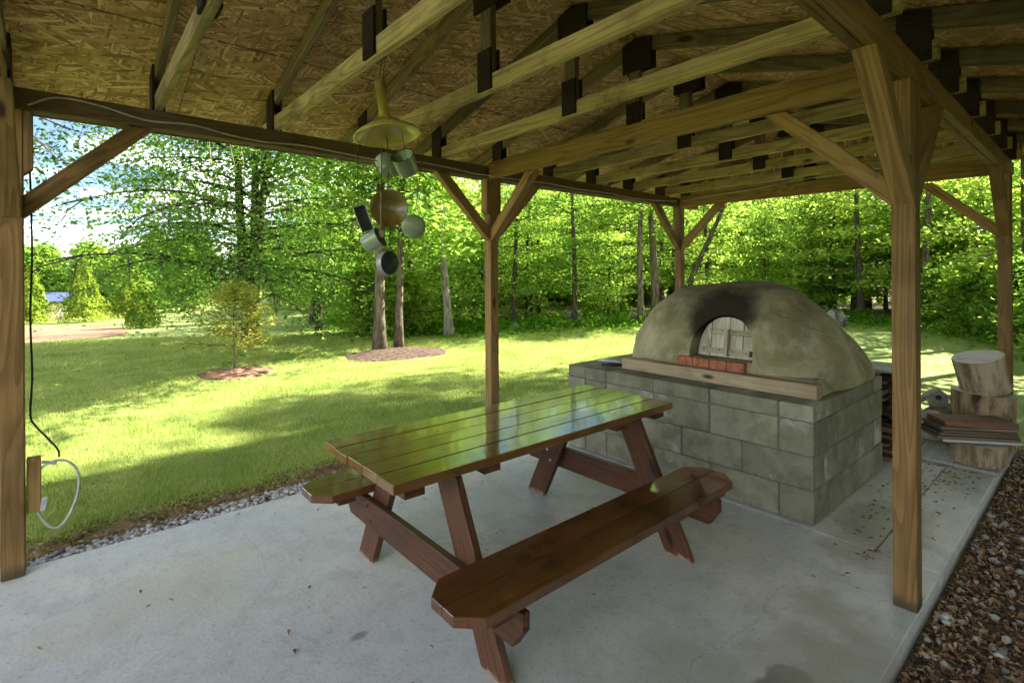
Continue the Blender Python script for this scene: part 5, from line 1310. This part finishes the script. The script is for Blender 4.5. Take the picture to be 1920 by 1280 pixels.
for s in (-1, 1): board('roof_panel', sp3(-0.05, 0.05 + s * 0.02, 1.62), sp3(-0.05, 0.05 + s * 0.72, 1.10), 1.55, 0.04, M['blue'], shed)
prism_pts = None
# belt of trees closing the view beyond the garden
FL = 'distant deciduous tree in the belt beyond the garden'; FG = 'belt of trees beyond the garden'
rf = random.Random(8); farm = []
for i in range(2):
    farm.append(tree_meshes('far%d' % i, M['leafA'] if i else M['leafB'], M['barkdark'], seed=90 + i, H=6.0, r0=0.14, base=0.06, reach=2.6, nb=40, sub=5, leaf_n=9, leaf=0.30, flat=0.6, rise=0.6, spray=0.42, crown_shape=0.9))
for k in range(26):
    x = -16 + k * 1.25 + rf.uniform(-0.6, 0.6); y = 50 + rf.uniform(-3, 5) - 0.3 * max(0, x - 4) * 4
    if edge_dist(x, y) > 1 or x > 9: continue
    plant_tree('distant_tree', farm[k % 2], gp(x, y), FL, 'tree', FG, rf.uniform(0, 6), rf.uniform(0.62, 0.86))
for k in range(16):
    x = -22 + k * 2.6 + rf.uniform(-1, 1); y = 62 + rf.uniform(-3, 5)
    plant_tree('distant_tree', farm[(k + 1) % 2], gp(x, y), FL, 'tree', FG, rf.uniform(0, 6), rf.uniform(0.95, 1.2))

# overhanging tree at the left: thin drooping branches across the sky
def overhang():
    r = random.Random(14); nr = np.random.default_rng(14)
    root = empty('overhanging_tree', gp(-3.6, 9.2), 'tree outside the left edge whose thin dark branches hang across the sky', 'tree')
    base_p = Vector(gp(-3.6, 9.2)); TV, TF, tips = [], [], []
    def add(pts, rad_, sides=5):
        v, f = tube_geo(pts, rad_, sides, True); o = len(TV); TV.extend(v); TF.extend([tuple(i + o for i in q) for q in f])
    trunk = [base_p + Vector((0.05 * math.sin(i), 0.04 * math.cos(i * 1.3), i * 0.8 - 0.1)) for i in range(11)]
    add(trunk, [0.17 - 0.014 * i for i in range(11)], 9)
    ends = [(-0.25, 8.6, 4.3), (0.35, 8.9, 3.9), (0.1, 8.0, 4.8), (0.9, 8.6, 4.9), (-0.2, 7.6, 3.7), (1.1, 9.2, 4.4), (-0.4, 9.0, 3.2), (0.5, 7.4, 4.6), (1.5, 8.8, 5.2), (-0.1, 8.2, 2.9), (-0.5, 7.2, 4.1), (-0.6, 8.4, 2.5), (0.2, 9.4, 3.5)]
    for i, e in enumerate(ends):
        e = Vector(e); p0 = trunk[4 + i % 6]; mid = p0.lerp(e, 0.5) + Vector((0, 0, 0.7))
        pts = spline([p0, mid, e], 7); add(pts, [0.035 * (1 - 0.9 * k / (len(pts) - 1)) + 0.004 for k in range(len(pts))])
        for q in range(11):
            k = 5 + q % (len(pts) - 5); p = pts[k]; d = Vector((r.uniform(-0.4, 0.9), r.uniform(-0.7, 0.7), r.uniform(-0.8, 0.15))).normalized(); L = r.uniform(0.35, 0.9)
            s = [p, p + d * L * 0.5, p + d * L + Vector((0, 0, -0.15))]; add(s, [0.006, 0.004, 0.002], 4)
            for _ in range(4):
                w = r.uniform(0.25, 1); pp = s[0].lerp(s[2], w); tips.append(pp)
    me = bpy.data.meshes.new('trunk'); me.from_pydata([tuple(v - base_p) for v in TV], [], TF); me.materials.append(M['barkdark'])
    o = bpy.data.objects.new('trunk', me); col.objects.link(o); o.parent = root
    T = np.array([tuple(t - base_p) for t in tips]); C = np.repeat(T, 20, 0) + nr.normal(0, 0.13, (len(T) * 20, 3)); n = len(C)
    Vv, Ff = leaves_mesh(C, nr.normal(0, .7, (n, 3)) + [0, 0, .8], 0.062 * nr.lognormal(0, .25, n), 0.55, 0.1, 3)
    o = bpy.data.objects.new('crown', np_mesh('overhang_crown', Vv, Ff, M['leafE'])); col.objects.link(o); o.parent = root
    # bare pale twigs dangling in front of the maple
    for k in range(9):
        x = 0.9 + 0.18 * k + r.uniform(-0.1, 0.1); y = 8.2 + r.uniform(-0.4, 0.5); z0 = 4.3; L = r.uniform(0.7, 1.35)
        dx = r.uniform(-0.05, 0.25)
        pts = spline([(x, y, z0), (x + dx * 0.4, y, z0 - L * 0.5), (x + dx, y + 0.05, z0 - L)], 5)
        tube('bare_twig', pts, [0.011 * (1 - 0.6 * q / (len(pts) - 1)) for q in range(len(pts))], M['twig'], root, 5)
    limb = spline([trunk[6], (-1.2, 8.9, 4.6), (0.9, 8.3, 4.55), (2.6, 8.2, 4.25)], 7)
    tube('limb', limb, [0.05 * (1 - 0.75 * q / (len(limb) - 1)) for q in range(len(limb))], M['bark'], root, 6)
overhang()
